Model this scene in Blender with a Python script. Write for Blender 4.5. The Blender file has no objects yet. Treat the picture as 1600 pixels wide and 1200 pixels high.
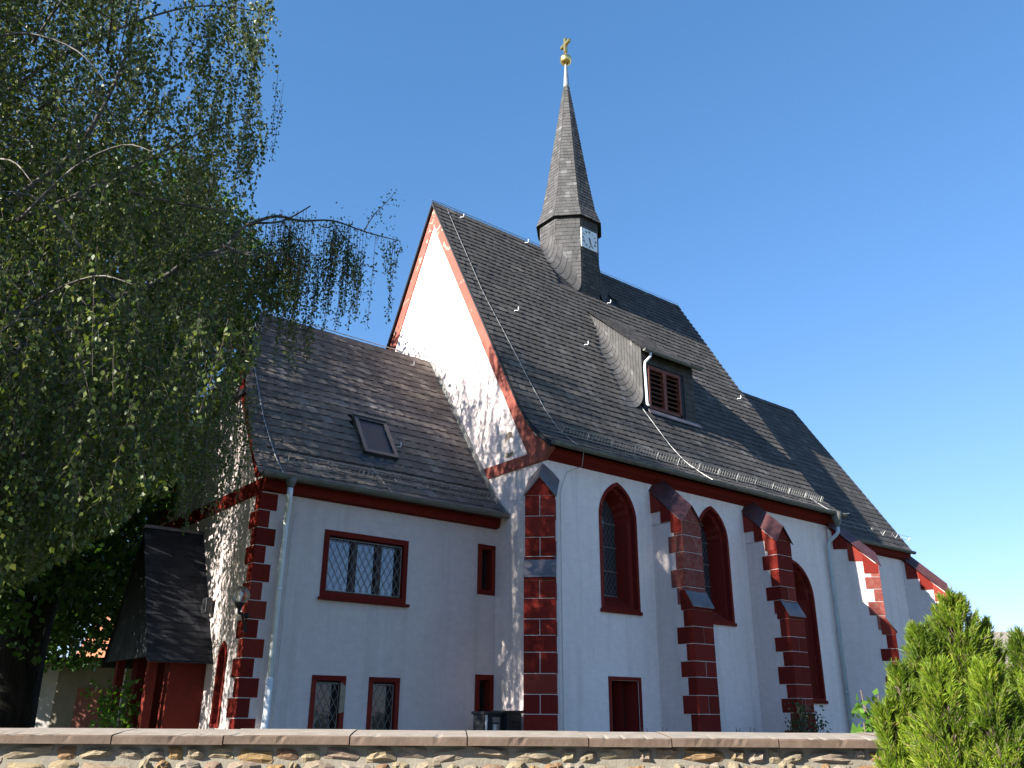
import bpy, math, random
import numpy as np
from mathutils import Vector, Matrix
from mathutils.geometry import tessellate_polygon

random.seed(7)
RNG = np.random.default_rng(11)
scene = bpy.context.scene
COL = scene.collection
R_ = math.radians

# ------------------------------------------------------------------ camera
EYE = Vector((-11.069, -12.902, 1.65))
YAW, PITCH, ROLL, FPX = 0.9000945, 0.3697206, 0.00764698, 1333.79
_d = Vector((math.cos(YAW)*math.cos(PITCH), math.sin(YAW)*math.cos(PITCH), math.sin(PITCH)))
_r = Vector((math.sin(YAW), -math.cos(YAW), 0))
_u = _r.cross(_d)
_r2 = math.cos(ROLL)*_r + math.sin(ROLL)*_u
_u2 = -math.sin(ROLL)*_r + math.cos(ROLL)*_u
cam = bpy.data.cameras.new('camera')
cam.sensor_width = 36.0
cam.lens = FPX/1600*36
cam.clip_start = 0.1
cam.clip_end = 3000
camo = bpy.data.objects.new('camera', cam)
COL.objects.link(camo)
M = Matrix((_r2, _u2, -_d)).transposed().to_4x4()
M.translation = EYE
camo.matrix_world = M
scene.camera = camo

# ------------------------------------------------------------------ sky and sun
SUN_EL, SUN_TRAVEL = R_(26.0), R_(-0.9)        # light travels towards +X, a touch towards -Y
world = bpy.data.worlds.new('World')
scene.world = world
world.use_nodes = True
wn = world.node_tree
bg = wn.nodes['Background']
sky = wn.nodes.new('ShaderNodeTexSky')
sky.sky_type = 'NISHITA'
sky.sun_disc = False
sky.sun_elevation = SUN_EL
sky.altitude = 0
sky.air_density = 1.0
sky.dust_density = 0.0
sky.ozone_density = 1.0
tosun = Vector((-math.cos(SUN_EL)*math.cos(SUN_TRAVEL), -math.cos(SUN_EL)*math.sin(SUN_TRAVEL), math.sin(SUN_EL)))
sky.sun_rotation = math.atan2(tosun.x, tosun.y)
# the clear deep blue the photograph shows: one colour grade for the whole dome
sep = wn.nodes.new('ShaderNodeSeparateColor'); com = wn.nodes.new('ShaderNodeCombineColor')
wn.links.new(sky.outputs[0], sep.inputs[0])
for ch, (power, gain) in enumerate(((0.95, 0.83), (0.74, 1.46), (0.72, 2.2))):
    pw = wn.nodes.new('ShaderNodeMath'); pw.operation = 'POWER'; pw.inputs[1].default_value = power
    ml = wn.nodes.new('ShaderNodeMath'); ml.operation = 'MULTIPLY'; ml.inputs[1].default_value = gain
    wn.links.new(sep.outputs[ch], pw.inputs[0]); wn.links.new(pw.outputs[0], ml.inputs[0]); wn.links.new(ml.outputs[0], com.inputs[ch])
wn.links.new(com.outputs[0], bg.inputs['Color'])
bg.inputs['Strength'].default_value = 0.05
sl = bpy.data.lights.new('sun', 'SUN')
sl.energy = 5.0
sl.angle = R_(0.55)
sl.color = (1.0, 0.965, 0.89)
so = bpy.data.objects.new('sun', sl)
COL.objects.link(so)
so.rotation_euler = tosun.to_track_quat('Z', 'Y').to_euler()
so.location = (-40, 0, 40)
vs = scene.view_settings
vs.view_transform = 'Standard'
vs.look = 'None'
vs.exposure = 1.73
vs.gamma = 1.0
vs.use_curve_mapping = False
scene.cycles.use_denoising = True
scene.cycles.max_bounces = 8
scene.cycles.transparent_max_bounces = 12
scene.cycles.sample_clamp_indirect = 6.0

def ray(px, py):
    v = (px-800)*_r2 - (py-600)*_u2 + FPX*_d
    return v/math.hypot(v.x, v.y)
def at(px, py, dist):
    return EYE + ray(px, py)*dist
def pix(p):
    v = Vector(p)-EYE
    z = v.dot(_d)
    return 800+FPX*v.dot(_r2)/z, 600-FPX*v.dot(_u2)/z
def pix_np(P):
    V = P-np.array(EYE)
    z = V@np.array(_d)
    return 800+FPX*(V@np.array(_r2))/z, 600-FPX*(V@np.array(_u2))/z

# ------------------------------------------------------------------ mesh helpers
class MB:
    def __init__(s):
        s.v = []; s.f = []; s.m = []
    def add(s, vs, fs, m=0):
        b = len(s.v)
        s.v.extend([tuple(q) for q in vs])
        for f in fs:
            s.f.append(tuple(b+i for i in f)); s.m.append(m)
    def box(s, x0, x1, y0, y1, z0, z1, m=0):
        s.add([(x0,y0,z0),(x1,y0,z0),(x1,y1,z0),(x0,y1,z0),(x0,y0,z1),(x1,y0,z1),(x1,y1,z1),(x0,y1,z1)],
              [(0,3,2,1),(4,5,6,7),(0,1,5,4),(1,2,6,5),(2,3,7,6),(3,0,4,7)], m)
    def obox(s, o, a, b, c, m=0):
        """box from corner o spanned by vectors a, b, c"""
        o, a, b, c = Vector(o), Vector(a), Vector(b), Vector(c)
        s.add([o, o+a, o+a+b, o+b, o+c, o+a+c, o+a+b+c, o+b+c],
              [(0,3,2,1),(4,5,6,7),(0,1,5,4),(1,2,6,5),(2,3,7,6),(3,0,4,7)], m)
    def bar(s, p, q, w, h=None, up=(0,0,1), m=0):
        p, q = Vector(p), Vector(q); h = h or w
        d = (q-p); L = d.length; d /= L
        a = d.cross(Vector(up))
        if a.length < 1e-4: a = d.cross(Vector((1,0,0)))
        a.normalize(); b = a.cross(d).normalized()
        s.obox(p-a*w/2-b*h/2, a*w, b*h, d*L, m)
    def prism(s, poly, ext, m=0):
        """polygon (3-D, planar, convex or simple) extruded by vector"""
        ext = Vector(ext); n = len(poly); P = [Vector(q) for q in poly]
        tris = tessellate_polygon([P])
        vs = P+[q+ext for q in P]
        fs = [tuple(t) for t in tris]+[tuple(n+i for i in reversed(t)) for t in tris]
        fs += [(i,(i+1)%n,n+(i+1)%n,n+i) for i in range(n)]
        s.add(vs, fs, m)
    def poly(s, poly, m=0):
        P = [Vector(q) for q in poly]
        if len(P) <= 4: s.add(P, [tuple(range(len(P)))], m)
        else: s.add(P, [tuple(t) for t in tessellate_polygon([P])], m)
    def tube(s, pts, r, n=6, m=0, caps=True):
        P = [Vector(q) for q in pts]; k = len(P)
        rs = r if isinstance(r, (list, tuple)) else [r]*k
        vs = []; prev = None
        for i in range(k):
            t = (P[min(i+1,k-1)]-P[max(i-1,0)])
            if t.length < 1e-9: t = Vector((0,0,1))
            t.normalize()
            a = prev-t*prev.dot(t) if prev is not None else t.cross(Vector((0.13,0.31,0.94)))
            if a.length < 1e-4: a = t.cross(Vector((1,0,0)))
            a.normalize(); prev = a; b = t.cross(a)
            for j in range(n):
                w = 2*math.pi*j/n
                vs.append(P[i]+(a*math.cos(w)+b*math.sin(w))*rs[i])
        fs = [(i*n+j, i*n+(j+1)%n, (i+1)*n+(j+1)%n, (i+1)*n+j) for i in range(k-1) for j in range(n)]
        if caps: fs += [tuple(range(n-1,-1,-1)), tuple((k-1)*n+j for j in range(n))]
        s.add(vs, fs, m)
    def lathe(s, prof, c, n=16, m=0):
        c = Vector(c); vs = []; k = len(prof)
        for r, z in prof:
            for j in range(n):
                w = 2*math.pi*j/n
                vs.append(c+Vector((r*math.cos(w), r*math.sin(w), z)))
        fs = [(i*n+j, i*n+(j+1)%n, (i+1)*n+(j+1)%n, (i+1)*n+j) for i in range(k-1) for j in range(n)]
        fs += [tuple(range(n-1,-1,-1)), tuple((k-1)*n+j for j in range(n))]
        s.add(vs, fs, m)
    def sweep(s, prof, p, q, a, b, m=0):
        """closed 2-D profile (in axes a, b) extruded from p to q"""
        p, q, a, b = Vector(p), Vector(q), Vector(a), Vector(b)
        n = len(prof)
        P = [p+a*x+b*y for x, y in prof]
        s.add(P+[w+(q-p) for w in P], [(i,(i+1)%n,n+(i+1)%n,n+i) for i in range(n)], m)
        if n > 2:
            for off in (Vector((0,0,0)), q-p):
                Q = [w+off for w in P]
                s.add(Q, [tuple(t) for t in tessellate_polygon([Q])], m)
    def build(s, name, mats, parent=None, smooth=False, bevel=0, kind=None):
        me = bpy.data.meshes.new(name)
        me.from_pydata(s.v, [], s.f)
        mats = mats if isinstance(mats, (list, tuple)) else [mats]
        for x in mats: me.materials.append(x)
        if len(mats) > 1: me.polygons.foreach_set('material_index', s.m)
        if smooth: me.polygons.foreach_set('use_smooth', [True]*len(me.polygons))
        me.update()
        o = link(name, me, parent)
        if bevel:
            b = o.modifiers.new('bevel', 'BEVEL'); b.width = bevel; b.segments = 2; b.limit_method = 'ANGLE'
        if kind: o['kind'] = kind
        return o
def link(name, me, parent=None):
    o = bpy.data.objects.new(name, me)
    COL.objects.link(o)
    if parent is not None:
        o.parent = parent
        if parent.type == 'EMPTY':
            o.matrix_parent_inverse = Matrix.Translation(-parent.location)
    return o
def tag(o, label, cat=None, group=None, kind=None):
    o['label'] = label
    if cat: o['category'] = cat
    if group: o['group'] = group
    if kind: o['kind'] = kind
    return o
def thing(name, loc, label, cat, group=None):
    o = bpy.data.objects.new(name, None)
    o.empty_display_size = 0.3
    COL.objects.link(o); o.location = loc
    return tag(o, label, cat, group)
def np_mesh(name, V, quads, mat, parent=None, kind=None):
    V = np.asarray(V, dtype=np.float32); Q = np.asarray(quads, dtype=np.int32)
    k = Q.shape[1]
    me = bpy.data.meshes.new(name)
    me.vertices.add(len(V)); me.vertices.foreach_set('co', V.ravel())
    me.loops.add(Q.size); me.loops.foreach_set('vertex_index', Q.ravel())
    me.polygons.add(len(Q))
    me.polygons.foreach_set('loop_start', np.arange(0, Q.size, k, dtype=np.int32))
    me.polygons.foreach_set('loop_total', np.full(len(Q), k, dtype=np.int32))
    me.materials.append(mat)
    me.update(calc_edges=True)
    o = link(name, me, parent)
    if kind: o['kind'] = kind
    return o

# ------------------------------------------------------------------ materials
class NT:
    def __init__(s, name):
        s.mat = bpy.data.materials.new(name); s.mat.use_nodes = True
        s.t = s.mat.node_tree
        s.bsdf = s.t.nodes['Principled BSDF']; s.out = s.t.nodes['Material Output']
    def n(s, typ, **kw):
        x = s.t.nodes.new('ShaderNode'+typ)
        for k, v in kw.items():
            if k in x.inputs.keys(): x.inputs[k].default_value = v
            else: setattr(x, k, v)
        return x
    def l(s, a, b): s.t.links.new(a, b)
    def coord(s, scale=None, kind='Object'):
        c = s.n('TexCoord')
        if scale is None: return c.outputs[kind]
        m = s.n('Mapping'); m.inputs['Scale'].default_value = scale
        s.l(c.outputs[kind], m.inputs['Vector']); return m.outputs[0]
    def noise(s, scale, detail=4, rough=0.55, co=None, dist=0.0):
        x = s.n('TexNoise'); x.inputs['Scale'].default_value = scale
        x.inputs['Detail'].default_value = detail; x.inputs['Roughness'].default_value = rough
        x.inputs['Distortion'].default_value = dist
        s.l(co if co is not None else s.coord(), x.inputs['Vector']); return x.outputs['Fac']
    def ramp(s, fac, stops):
        x = s.n('ValToRGB'); e = x.color_ramp.elements
        while len(e) < len(stops): e.new(0.5)
        for el, (p, c) in zip(e, stops):
            el.position = p; el.color = (c[0], c[1], c[2], 1) if not isinstance(c, (int, float)) else (c, c, c, 1)
        s.l(fac, x.inputs['Fac']); return x.outputs['Color']
    def mix(s, fac, a, b, mode='MIX'):
        x = s.n('Mix', data_type='RGBA', blend_type=mode)
        for sock, val in ((x.inputs[0], fac), (x.inputs[6], a), (x.inputs[7], b)):
            if isinstance(val, (int, float)): sock.default_value = val
            elif isinstance(val, (tuple, list)): sock.default_value = (val[0], val[1], val[2], 1)
            else: s.l(val, sock)
        return x.outputs[2]
    def math(s, op, a, b=0.5):
        x = s.n('Math', operation=op)
        for sock, val in ((x.inputs[0], a), (x.inputs[1], b)):
            if isinstance(val, (int, float)): sock.default_value = val
            else: s.l(val, sock)
        return x.outputs[0]
    def rnd(s):
        """one random value for each separate piece, also across objects"""
        g = s.n('NewGeometry'); o = s.n('ObjectInfo')
        return s.math('FRACT', s.math('ADD', g.outputs['Random Per Island'], o.outputs['Random']))
    def bump(s, h, strength=0.3, dist=0.01):
        b = s.n('Bump'); b.inputs['Strength'].default_value = strength; b.inputs['Distance'].default_value = dist
        s.l(h, b.inputs['Height']); s.l(b.outputs[0], s.bsdf.inputs['Normal'])
    def done(s, col=None, rough=0.7, metal=0.0, spec=0.4):
        if col is not None:
            if isinstance(col, (tuple, list)): s.bsdf.inputs['Base Color'].default_value = (*col, 1)
            else: s.l(col, s.bsdf.inputs['Base Color'])
        if isinstance(rough, (int, float)): s.bsdf.inputs['Roughness'].default_value = rough
        else: s.l(rough, s.bsdf.inputs['Roughness'])
        s.bsdf.inputs['Metallic'].default_value = metal
        s.bsdf.inputs['Specular IOR Level'].default_value = spec
        return s.mat

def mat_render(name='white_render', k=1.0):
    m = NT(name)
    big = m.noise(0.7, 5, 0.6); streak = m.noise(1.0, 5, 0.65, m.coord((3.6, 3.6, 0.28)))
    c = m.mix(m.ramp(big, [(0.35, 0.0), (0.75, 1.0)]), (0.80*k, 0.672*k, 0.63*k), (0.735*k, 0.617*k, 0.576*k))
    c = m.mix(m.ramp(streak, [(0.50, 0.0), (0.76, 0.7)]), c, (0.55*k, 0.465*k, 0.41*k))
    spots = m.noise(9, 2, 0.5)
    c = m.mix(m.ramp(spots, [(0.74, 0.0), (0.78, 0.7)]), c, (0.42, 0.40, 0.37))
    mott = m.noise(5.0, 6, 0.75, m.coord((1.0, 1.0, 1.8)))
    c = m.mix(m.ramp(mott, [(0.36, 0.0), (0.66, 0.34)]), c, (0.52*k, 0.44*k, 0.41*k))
    lump = m.noise(4.5, 4, 0.6); grit = m.noise(60, 3, 0.6)
    h = m.math('ADD', m.math('MULTIPLY', lump, 1.0), m.math('MULTIPLY', grit, 0.35))
    m.bump(h, 0.7, 0.025)
    return m.done(c, 0.9, spec=0.2)
def mat_red(name, fade, deep=(0.160, 0.017, 0.012), pale=(0.27, 0.075, 0.05)):
    m = NT(name)
    a = m.noise(1.6, 6, 0.65); b = m.noise(11, 5, 0.7)
    c = m.mix(a, deep, tuple(x*1.35 for x in deep))
    c = m.mix(m.ramp(b, [(0.52-0.25*fade, 0.0), (0.78-0.2*fade, min(1, 0.25+fade))]), c, pale)
    r = m.rnd()
    c = m.mix(m.math('MULTIPLY', r, 0.6), c, tuple(x*0.55 for x in deep))
    c = m.mix(m.ramp(r, [(0.0, 0.3), (0.25, 0.0)]), c, pale)
    dirt = m.noise(3.2, 6, 0.75)
    c = m.mix(m.ramp(dirt, [(0.55, 0.0), (0.75, 0.55)]), c, (0.045, 0.02, 0.016))
    m.bump(b, 0.35, 0.012)
    return m.done(c, 0.85, spec=0.08)
def mat_verge():
    m = NT('peeling_red_paint')
    g = m.n('SeparateXYZ'); m.l(m.coord(), g.inputs[0])
    hz = m.ramp(m.math('MULTIPLY', m.math('SUBTRACT', g.outputs[2], 6.5), 0.12), [(0.0, 0.0), (0.9, 0.15)])
    p = m.math('ADD', m.noise(2.6, 8, 0.7, dist=1.5), hz)
    base = m.mix(m.noise(1.3, 4), (0.22, 0.048, 0.034), (0.33, 0.11, 0.08))
    c = m.mix(m.ramp(p, [(0.70, 0.0), (0.74, 1.0)]), base, (0.50, 0.38, 0.28))
    m.bump(p, 0.4, 0.01)
    return m.done(c, 0.8, spec=0.25)
def mat_slate(name, lo, hi, pale, moss=0.0, rough=0.55):
    m = NT(name)
    r = m.rnd()
    c = m.mix(r, lo, hi)
    c = m.mix(m.ramp(r, [(0.93, 0.0), (0.97, 0.8)]), c, pale)
    n = m.noise(3.0, 6, 0.65)
    c = m.mix(m.ramp(n, [(0.35, 0.0), (0.7, 0.6)]), c, tuple(x*0.62 for x in lo))
    if moss:
        q = m.noise(0.8, 5, 0.6)
        c = m.mix(m.ramp(q, [(0.5, 0.0), (0.7, moss)]), c, (0.115, 0.097, 0.075))
    wide = m.noise(0.45, 5, 0.7, m.coord((1.6, 1.0, 0.7)))
    c = m.mix(m.ramp(wide, [(0.38, 0.0), (0.66, 0.45)]), c, tuple(x*0.6 for x in lo))
    fine = m.noise(38, 4, 0.6)
    m.bump(fine, 0.25, 0.006)
    return m.done(c, m.ramp(fine, [(0.3, rough-0.05), (0.7, min(1, rough+0.15))]), spec=0.12)
def mat_plain(name, col, rough=0.5, metal=0.0, var=0.25, scale=6, bump=0.1, spec=0.4):
    m = NT(name)
    n = m.noise(scale, 5, 0.6)
    c = m.mix(m.ramp(n, [(0.3, 0.0), (0.7, 1.0)]), tuple(x*(1-var) for x in col), tuple(min(1, x*(1+var)) for x in col))
    if bump: m.bump(m.noise(scale*6, 3), bump, 0.005)
    return m.done(c, rough, metal, spec)
def mat_leaf(name, stops, trans=0.4, tcol=(1.0, 1.0, 0.35), rough=0.45, big_scale=0.9, big_col=(0.75, 0.85, 0.7), big_amt=0.5):
    m = NT(name)
    r = m.rnd()
    c = m.ramp(r, stops)
    big = m.noise(big_scale, 3)
    c = m.mix(m.ramp(big, [(0.4, 0.0), (0.65, big_amt)]), c, m.mix(1.0, c, big_col, 'MULTIPLY'))
    m.done(c, rough, spec=0.3)
    t = m.n('BsdfTranslucent'); m.l(m.mix(1.0, c, tcol, 'MULTIPLY'), t.inputs['Color'])
    x = m.n('MixShader'); x.inputs[0].default_value = trans
    m.l(m.bsdf.outputs[0], x.inputs[1]); m.l(t.outputs[0], x.inputs[2]); m.l(x.outputs[0], m.out.inputs['Surface'])
    return m.mat
def mat_bark(name, lo, hi, scale=(9, 9, 2), s=1.0):
    m = NT(name)
    n = m.noise(s, 7, 0.7, m.coord(scale), 0.6)
    c = m.ramp(n, [(0.38, lo), (0.62, hi)])
    m.bump(n, 0.9, 0.05)
    return m.done(c, 0.9, spec=0.15)
def mat_glass(name, tint, gloss, col=(0.85, 0.9, 1.0)):
    """old window glass: dark room behind, the sky mirrored on a wavy pane"""
    m = NT(name)
    b = m.noise(2.2, 3, 0.5)
    m.bump(b, 0.18, 0.02)
    m.done(tint, 0.6, spec=0.3)
    g = m.n('BsdfGlossy'); g.inputs['Roughness'].default_value = 0.04; g.inputs['Color'].default_value = (*col, 1)
    bp = m.n('Bump'); bp.inputs['Strength'].default_value = 0.15; bp.inputs['Distance'].default_value = 0.02
    m.l(b, bp.inputs['Height']); m.l(bp.outputs[0], g.inputs['Normal'])
    x = m.n('MixShader'); x.inputs[0].default_value = gloss
    m.l(m.bsdf.outputs[0], x.inputs[1]); m.l(g.outputs[0], x.inputs[2]); m.l(x.outputs[0], m.out.inputs['Surface'])
    return m.mat
def mat_clear(name):
    m = NT(name)
    t = m.n('BsdfTransparent'); t.inputs['Color'].default_value = (0.93, 0.93, 0.9, 1)
    g = m.n('BsdfGlossy'); g.inputs['Roughness'].default_value = 0.03
    f = m.n('Fresnel'); f.inputs['IOR'].default_value = 1.5
    x = m.n('MixShader'); m.l(m.math('MULTIPLY', f.outputs[0], 0.9), x.inputs[0])
    m.l(t.outputs[0], x.inputs[1]); m.l(g.outputs[0], x.inputs[2])
    d = m.n('BsdfTranslucent'); d.inputs['Color'].default_value = (0.8, 0.8, 0.76, 1)
    y = m.n('MixShader'); y.inputs[0].default_value = 0.14
    m.l(x.outputs[0], y.inputs[1]); m.l(d.outputs[0], y.inputs[2]); m.l(y.outputs[0], m.out.inputs['Surface'])
    return m.mat
def mat_stone():
    m = NT('rubble_stone')
    r = m.rnd()
    c = m.ramp(r, [(0.0, (0.38, 0.32, 0.23)), (0.25, (0.44, 0.36, 0.22)), (0.45, (0.46, 0.28, 0.10)), (0.6, (0.30, 0.16, 0.09)),
                   (0.75, (0.42, 0.37, 0.30)), (1.0, (0.36, 0.26, 0.17))])
    n = m.noise(9, 7, 0.7)
    c = m.mix(m.ramp(n, [(0.42, 0.0), (0.66, 0.75)]), c, (0.26, 0.17, 0.10))
    c = m.mix(m.ramp(m.noise(5, 5, 0.7), [(0.52, 0.0), (0.68, 0.7)]), c, (0.48, 0.42, 0.33))
    m.bump(n, 0.8, 0.015)
    return m.done(m.mix(1.0, c, (0.66, 0.66, 0.66), 'MULTIPLY'), 0.9, spec=0.15)

MAT = dict(
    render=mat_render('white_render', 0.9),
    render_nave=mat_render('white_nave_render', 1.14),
    red=mat_red('dark_red_stone_paint', 0.0),
    redfade=mat_red('weathered_red_sandstone', 0.45, (0.22, 0.05, 0.04), (0.36, 0.19, 0.15)),
    redwall=mat_red('porch_red_paint', 0.0, (0.15, 0.026, 0.018)),
    verge=mat_verge(),
    mortar=mat_plain('pale_joint_paint', (0.62, 0.58, 0.54), 0.85, var=0.12),
    slate=mat_slate('nave_slate', (0.074, 0.066, 0.060), (0.112, 0.101, 0.091), (0.16, 0.146, 0.134), 0.0, 0.75),
    slate_old=mat_slate('old_brownish_slate', (0.115, 0.095, 0.083), (0.185, 0.157, 0.14), (0.24, 0.21, 0.19), 0.3, 0.75),
    slate_pale=mat_slate('turret_slate', (0.075, 0.071, 0.070), (0.115, 0.110, 0.108), (0.19, 0.182, 0.178), 0.0, 0.7),  # slightly paler copy; sunlight on cheek and turret is put into the colour
    slate_dark=mat_slate('shaded_side_slate', (0.026, 0.027, 0.032), (0.048, 0.05, 0.055), (0.08, 0.08, 0.085)),  # darker slate copy, shade put into the colour
    underlay=mat_plain('roof_underlay', (0.018, 0.018, 0.02), 0.9, var=0.2),
    zinc=mat_plain('weathered_zinc', (0.15, 0.142, 0.12), 0.6, 0.2, 0.25, 5),
    lead=mat_plain('lead_sheet', (0.135, 0.115, 0.12), 0.5, 0.35, 0.3, 4, 0.3),
    redmetal=mat_plain('red_brown_sheet', (0.10, 0.04, 0.038), 0.45, 0.3, 0.35, 4, 0.3),
    galv=mat_plain('galvanised_steel', (0.36, 0.36, 0.35), 0.45, 0.7, 0.15, 8),
    pipe=mat_plain('white_painted_pipe', (0.72, 0.73, 0.72), 0.45, 0.0, 0.06, 3),
    wire=mat_plain('aluminium_wire', (0.36, 0.355, 0.34), 0.4, 0.6, 0.08, 3),
    gold=mat_plain('gilded_copper', (0.95, 0.62, 0.22), 0.3, 1.0, 0.12, 5, 0.15),
    iron=mat_plain('black_iron', (0.02, 0.02, 0.022), 0.5, 0.3, 0.2),
    wood=mat_plain('red_brown_louvre_wood', (0.17, 0.05, 0.03), 0.7, 0.0, 0.3, 7),
    sash=mat_plain('dark_brown_window_wood', (0.035, 0.018, 0.014), 0.55, 0.0, 0.2, 7),
    grille=mat_plain('grey_iron_grille', (0.22, 0.20, 0.18), 0.5, 0.5, 0.15, 8),
    white=mat_plain('white_enamel', (0.86, 0.85, 0.83), 0.4, 0, 0.03, 3),
    black=mat_plain('black_enamel', (0.015, 0.015, 0.018), 0.4, 0, 0.1, 3),
    curtain=mat_plain('net_curtain', (0.55, 0.58, 0.62), 0.9, 0, 0.25, 12),
    glass=mat_glass('window_glass', (0.012, 0.014, 0.018), 0.16),
    glass_dark=mat_glass('dim_window_glass', (0.012, 0.012, 0.014), 0.045),
    lead_glass=mat_glass('leaded_church_glass', (0.02, 0.024, 0.03), 0.10),
    clear=mat_clear('clear_lamp_glass'),
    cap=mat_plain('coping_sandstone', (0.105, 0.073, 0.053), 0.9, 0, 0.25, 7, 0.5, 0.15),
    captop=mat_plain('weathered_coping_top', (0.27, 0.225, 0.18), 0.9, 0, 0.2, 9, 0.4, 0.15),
    stone=mat_stone(),
    wallmortar=mat_plain('lime_mortar', (0.20, 0.175, 0.135), 0.95, 0, 0.2, 10, 0.8, 0.1),
    patch=mat_plain('bare_plaster', (0.30, 0.24, 0.17), 0.95, 0, 0.25, 9, 0.6, 0.1),
    greybox=mat_plain('dark_grey_sheet', (0.035, 0.038, 0.042), 0.5, 0.2, 0.2, 5),
    birch_leaf=mat_leaf('birch_leaves', [(0.0, (0.045, 0.070, 0.014)), (0.5, (0.085, 0.115, 0.024)), (0.85, (0.155, 0.18, 0.05)), (1.0, (0.25, 0.255, 0.10))], 0.40, (1.0, 1.0, 0.4), 0.42),
    maple_leaf=mat_leaf('maple_leaves', [(0.0, (0.016, 0.045, 0.008)), (0.6, (0.036, 0.085, 0.012)), (1.0, (0.075, 0.145, 0.022))], 0.42),
    conifer=mat_leaf('conifer_sprays', [(0.0, (0.09, 0.155, 0.012)), (0.5, (0.17, 0.255, 0.016)), (0.88, (0.28, 0.345, 0.026)), (0.94, (0.25, 0.19, 0.06)), (1.0, (0.34, 0.35, 0.06))], 0.38, (1, 1, 0.4), 0.5, 4.5, (0.38, 0.46, 0.42), 0.95),  # broad noise varies tone and paints shaded gaps between sprays
    shrub_dark=mat_leaf('dark_shrub_leaves', [(0.0, (0.015, 0.03, 0.01)), (1.0, (0.04, 0.065, 0.02))], 0.2),
    shrub_light=mat_leaf('bright_shrub_leaves', [(0.0, (0.07, 0.16, 0.02)), (1.0, (0.14, 0.25, 0.04))], 0.45),
    birch_bark=mat_bark('birch_bark', (0.05, 0.043, 0.036), (0.22, 0.195, 0.175), (3, 3, 9)),
    dark_bark=mat_bark('dark_bark', (0.008, 0.007, 0.006), (0.03, 0.025, 0.02)),
    twig=mat_plain('brown_twigs', (0.12, 0.085, 0.065), 0.8, 0, 0.3, 8),
)

# ------------------------------------------------------------------ ground
H = EYE.z                      # eye height: measured heights are taken from here
g = MB(); g.add([(-900,-900,0),(900,-900,0),(900,900,0),(-900,900,0)], [(0,1,2,3)])
def mat_ground():
    m = NT('churchyard_grass'); n = m.noise(0.6, 8, 0.7)
    c = m.ramp(n, [(0.3, (0.04, 0.06, 0.018)), (0.7, (0.085, 0.09, 0.04))]); m.bump(m.noise(30, 4), 0.8, 0.05)
    return m.done(c, 0.95, spec=0.1)
tag(g.build('ground', mat_ground()), 'mown churchyard grass around the church, hidden behind the stone wall', 'ground', kind='structure')
hv = Vector((math.cos(YAW), math.sin(YAW), 0)); rv = Vector((math.sin(YAW), -math.cos(YAW), 0))
PHI = R_(4.0)
wv = rv*math.cos(PHI)+hv*math.sin(PHI); nv = hv*math.cos(PHI)-rv*math.sin(PHI)   # along the wall / away from the street
E0 = Vector((EYE.x, EYE.y, 0))
def WP(a, b, z): return E0+hv*5.5+wv*a+nv*b+Vector((0,0,z))
s = MB(); s.add([WP(-40,-1.5,0.004), WP(40,-1.5,0.004), WP(40,-9,0.004), WP(-40,-9,0.004)], [(0,1,2,3)])
tag(s.build('street', mat_plain('asphalt', (0.05,0.05,0.052), 0.9, 0, 0.2, 4, 0.5)), 'grey asphalt street in front of the churchyard wall', 'street', kind='structure')
s = MB(); s.obox(WP(-40,-1.5,0.0), wv*80, nv*1.45, Vector((0,0,0.12)))
tag(s.build('pavement', mat_plain('paving', (0.22,0.21,0.2), 0.9, 0, 0.2, 4, 0.4)), 'grey pavement strip along the foot of the churchyard wall', 'pavement', kind='structure')

# ------------------------------------------------------------------ church
church = thing('church', (0, 0, 0), 'white village church with dark red trim, slate roofs and a slender spire', 'church')

def profile(pts):
    """y/z polyline -> function of arc length"""
    P = [Vector((0, a, b)) for a, b in pts]; L = [0]
    for i in range(1, len(P)): L.append(L[-1]+(P[i]-P[i-1]).length)
    def f(t):
        if t <= 0: return P[0]+(P[1]-P[0])*(t/(L[1]))
        for i in range(1, len(P)):
            if t <= L[i] or i == len(P)-1:
                return P[i-1]+(P[i]-P[i-1])*((t-L[i-1])/(L[i]-L[i-1]))
    return f, L[-1]

def slate_piece(mb, P, u0, u1, t0, t1, slant, tail, side, over=0.28, up=Vector((0,-0.4,0.9))):
    """one slate lying on the surface P(u, t); its tail at t0 stands proud"""
    dt = t1-t0; th = t1+dt*over
    e = 1e-3
    c = P((u0+u1)/2, t0)
    n = (P((u0+u1)/2+e, t0)-c).cross(P((u0+u1)/2, t0+e)-c)
    if n.length < 1e-12: return
    n.normalize()
    if n.dot(up) < 0: n = -n
    r = min(0.3*(u1-u0), 0.3*dt)
    BL = P(u0, t0)+n*tail; BR = P(u1-r*0.6, t0)+n*(tail+side); BR2 = P(u1, t0+r*0.6)+n*(tail+side)
    TR = P(u1-slant, th)+n*(0.003+side); TL = P(u0-slant, th)+n*0.002
    lo = n*(tail+0.004)
    mb.add([BL, BR, BR2, TR, TL, BL-lo, BR-lo, BR2-lo-n*side, TR-n*(0.006+side)],
           [(0,1,2,3,4), (0,5,6,1), (1,6,7,2), (2,7,8,3)])
def courses(t0, t1, exposure):
    n = max(1, round((t1-t0)/exposure)); d = (t1-t0)/n
    return [t0+i*d for i in range(n+1)]
def cuts(a, b, w, jit, rnd=random):
    out = [a]; x = a+w*(0.3+0.7*rnd.random())
    while x < b-w*0.35:
        out.append(x); x += w*(1+jit*(rnd.random()-0.5))
    out.append(b); return out

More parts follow.
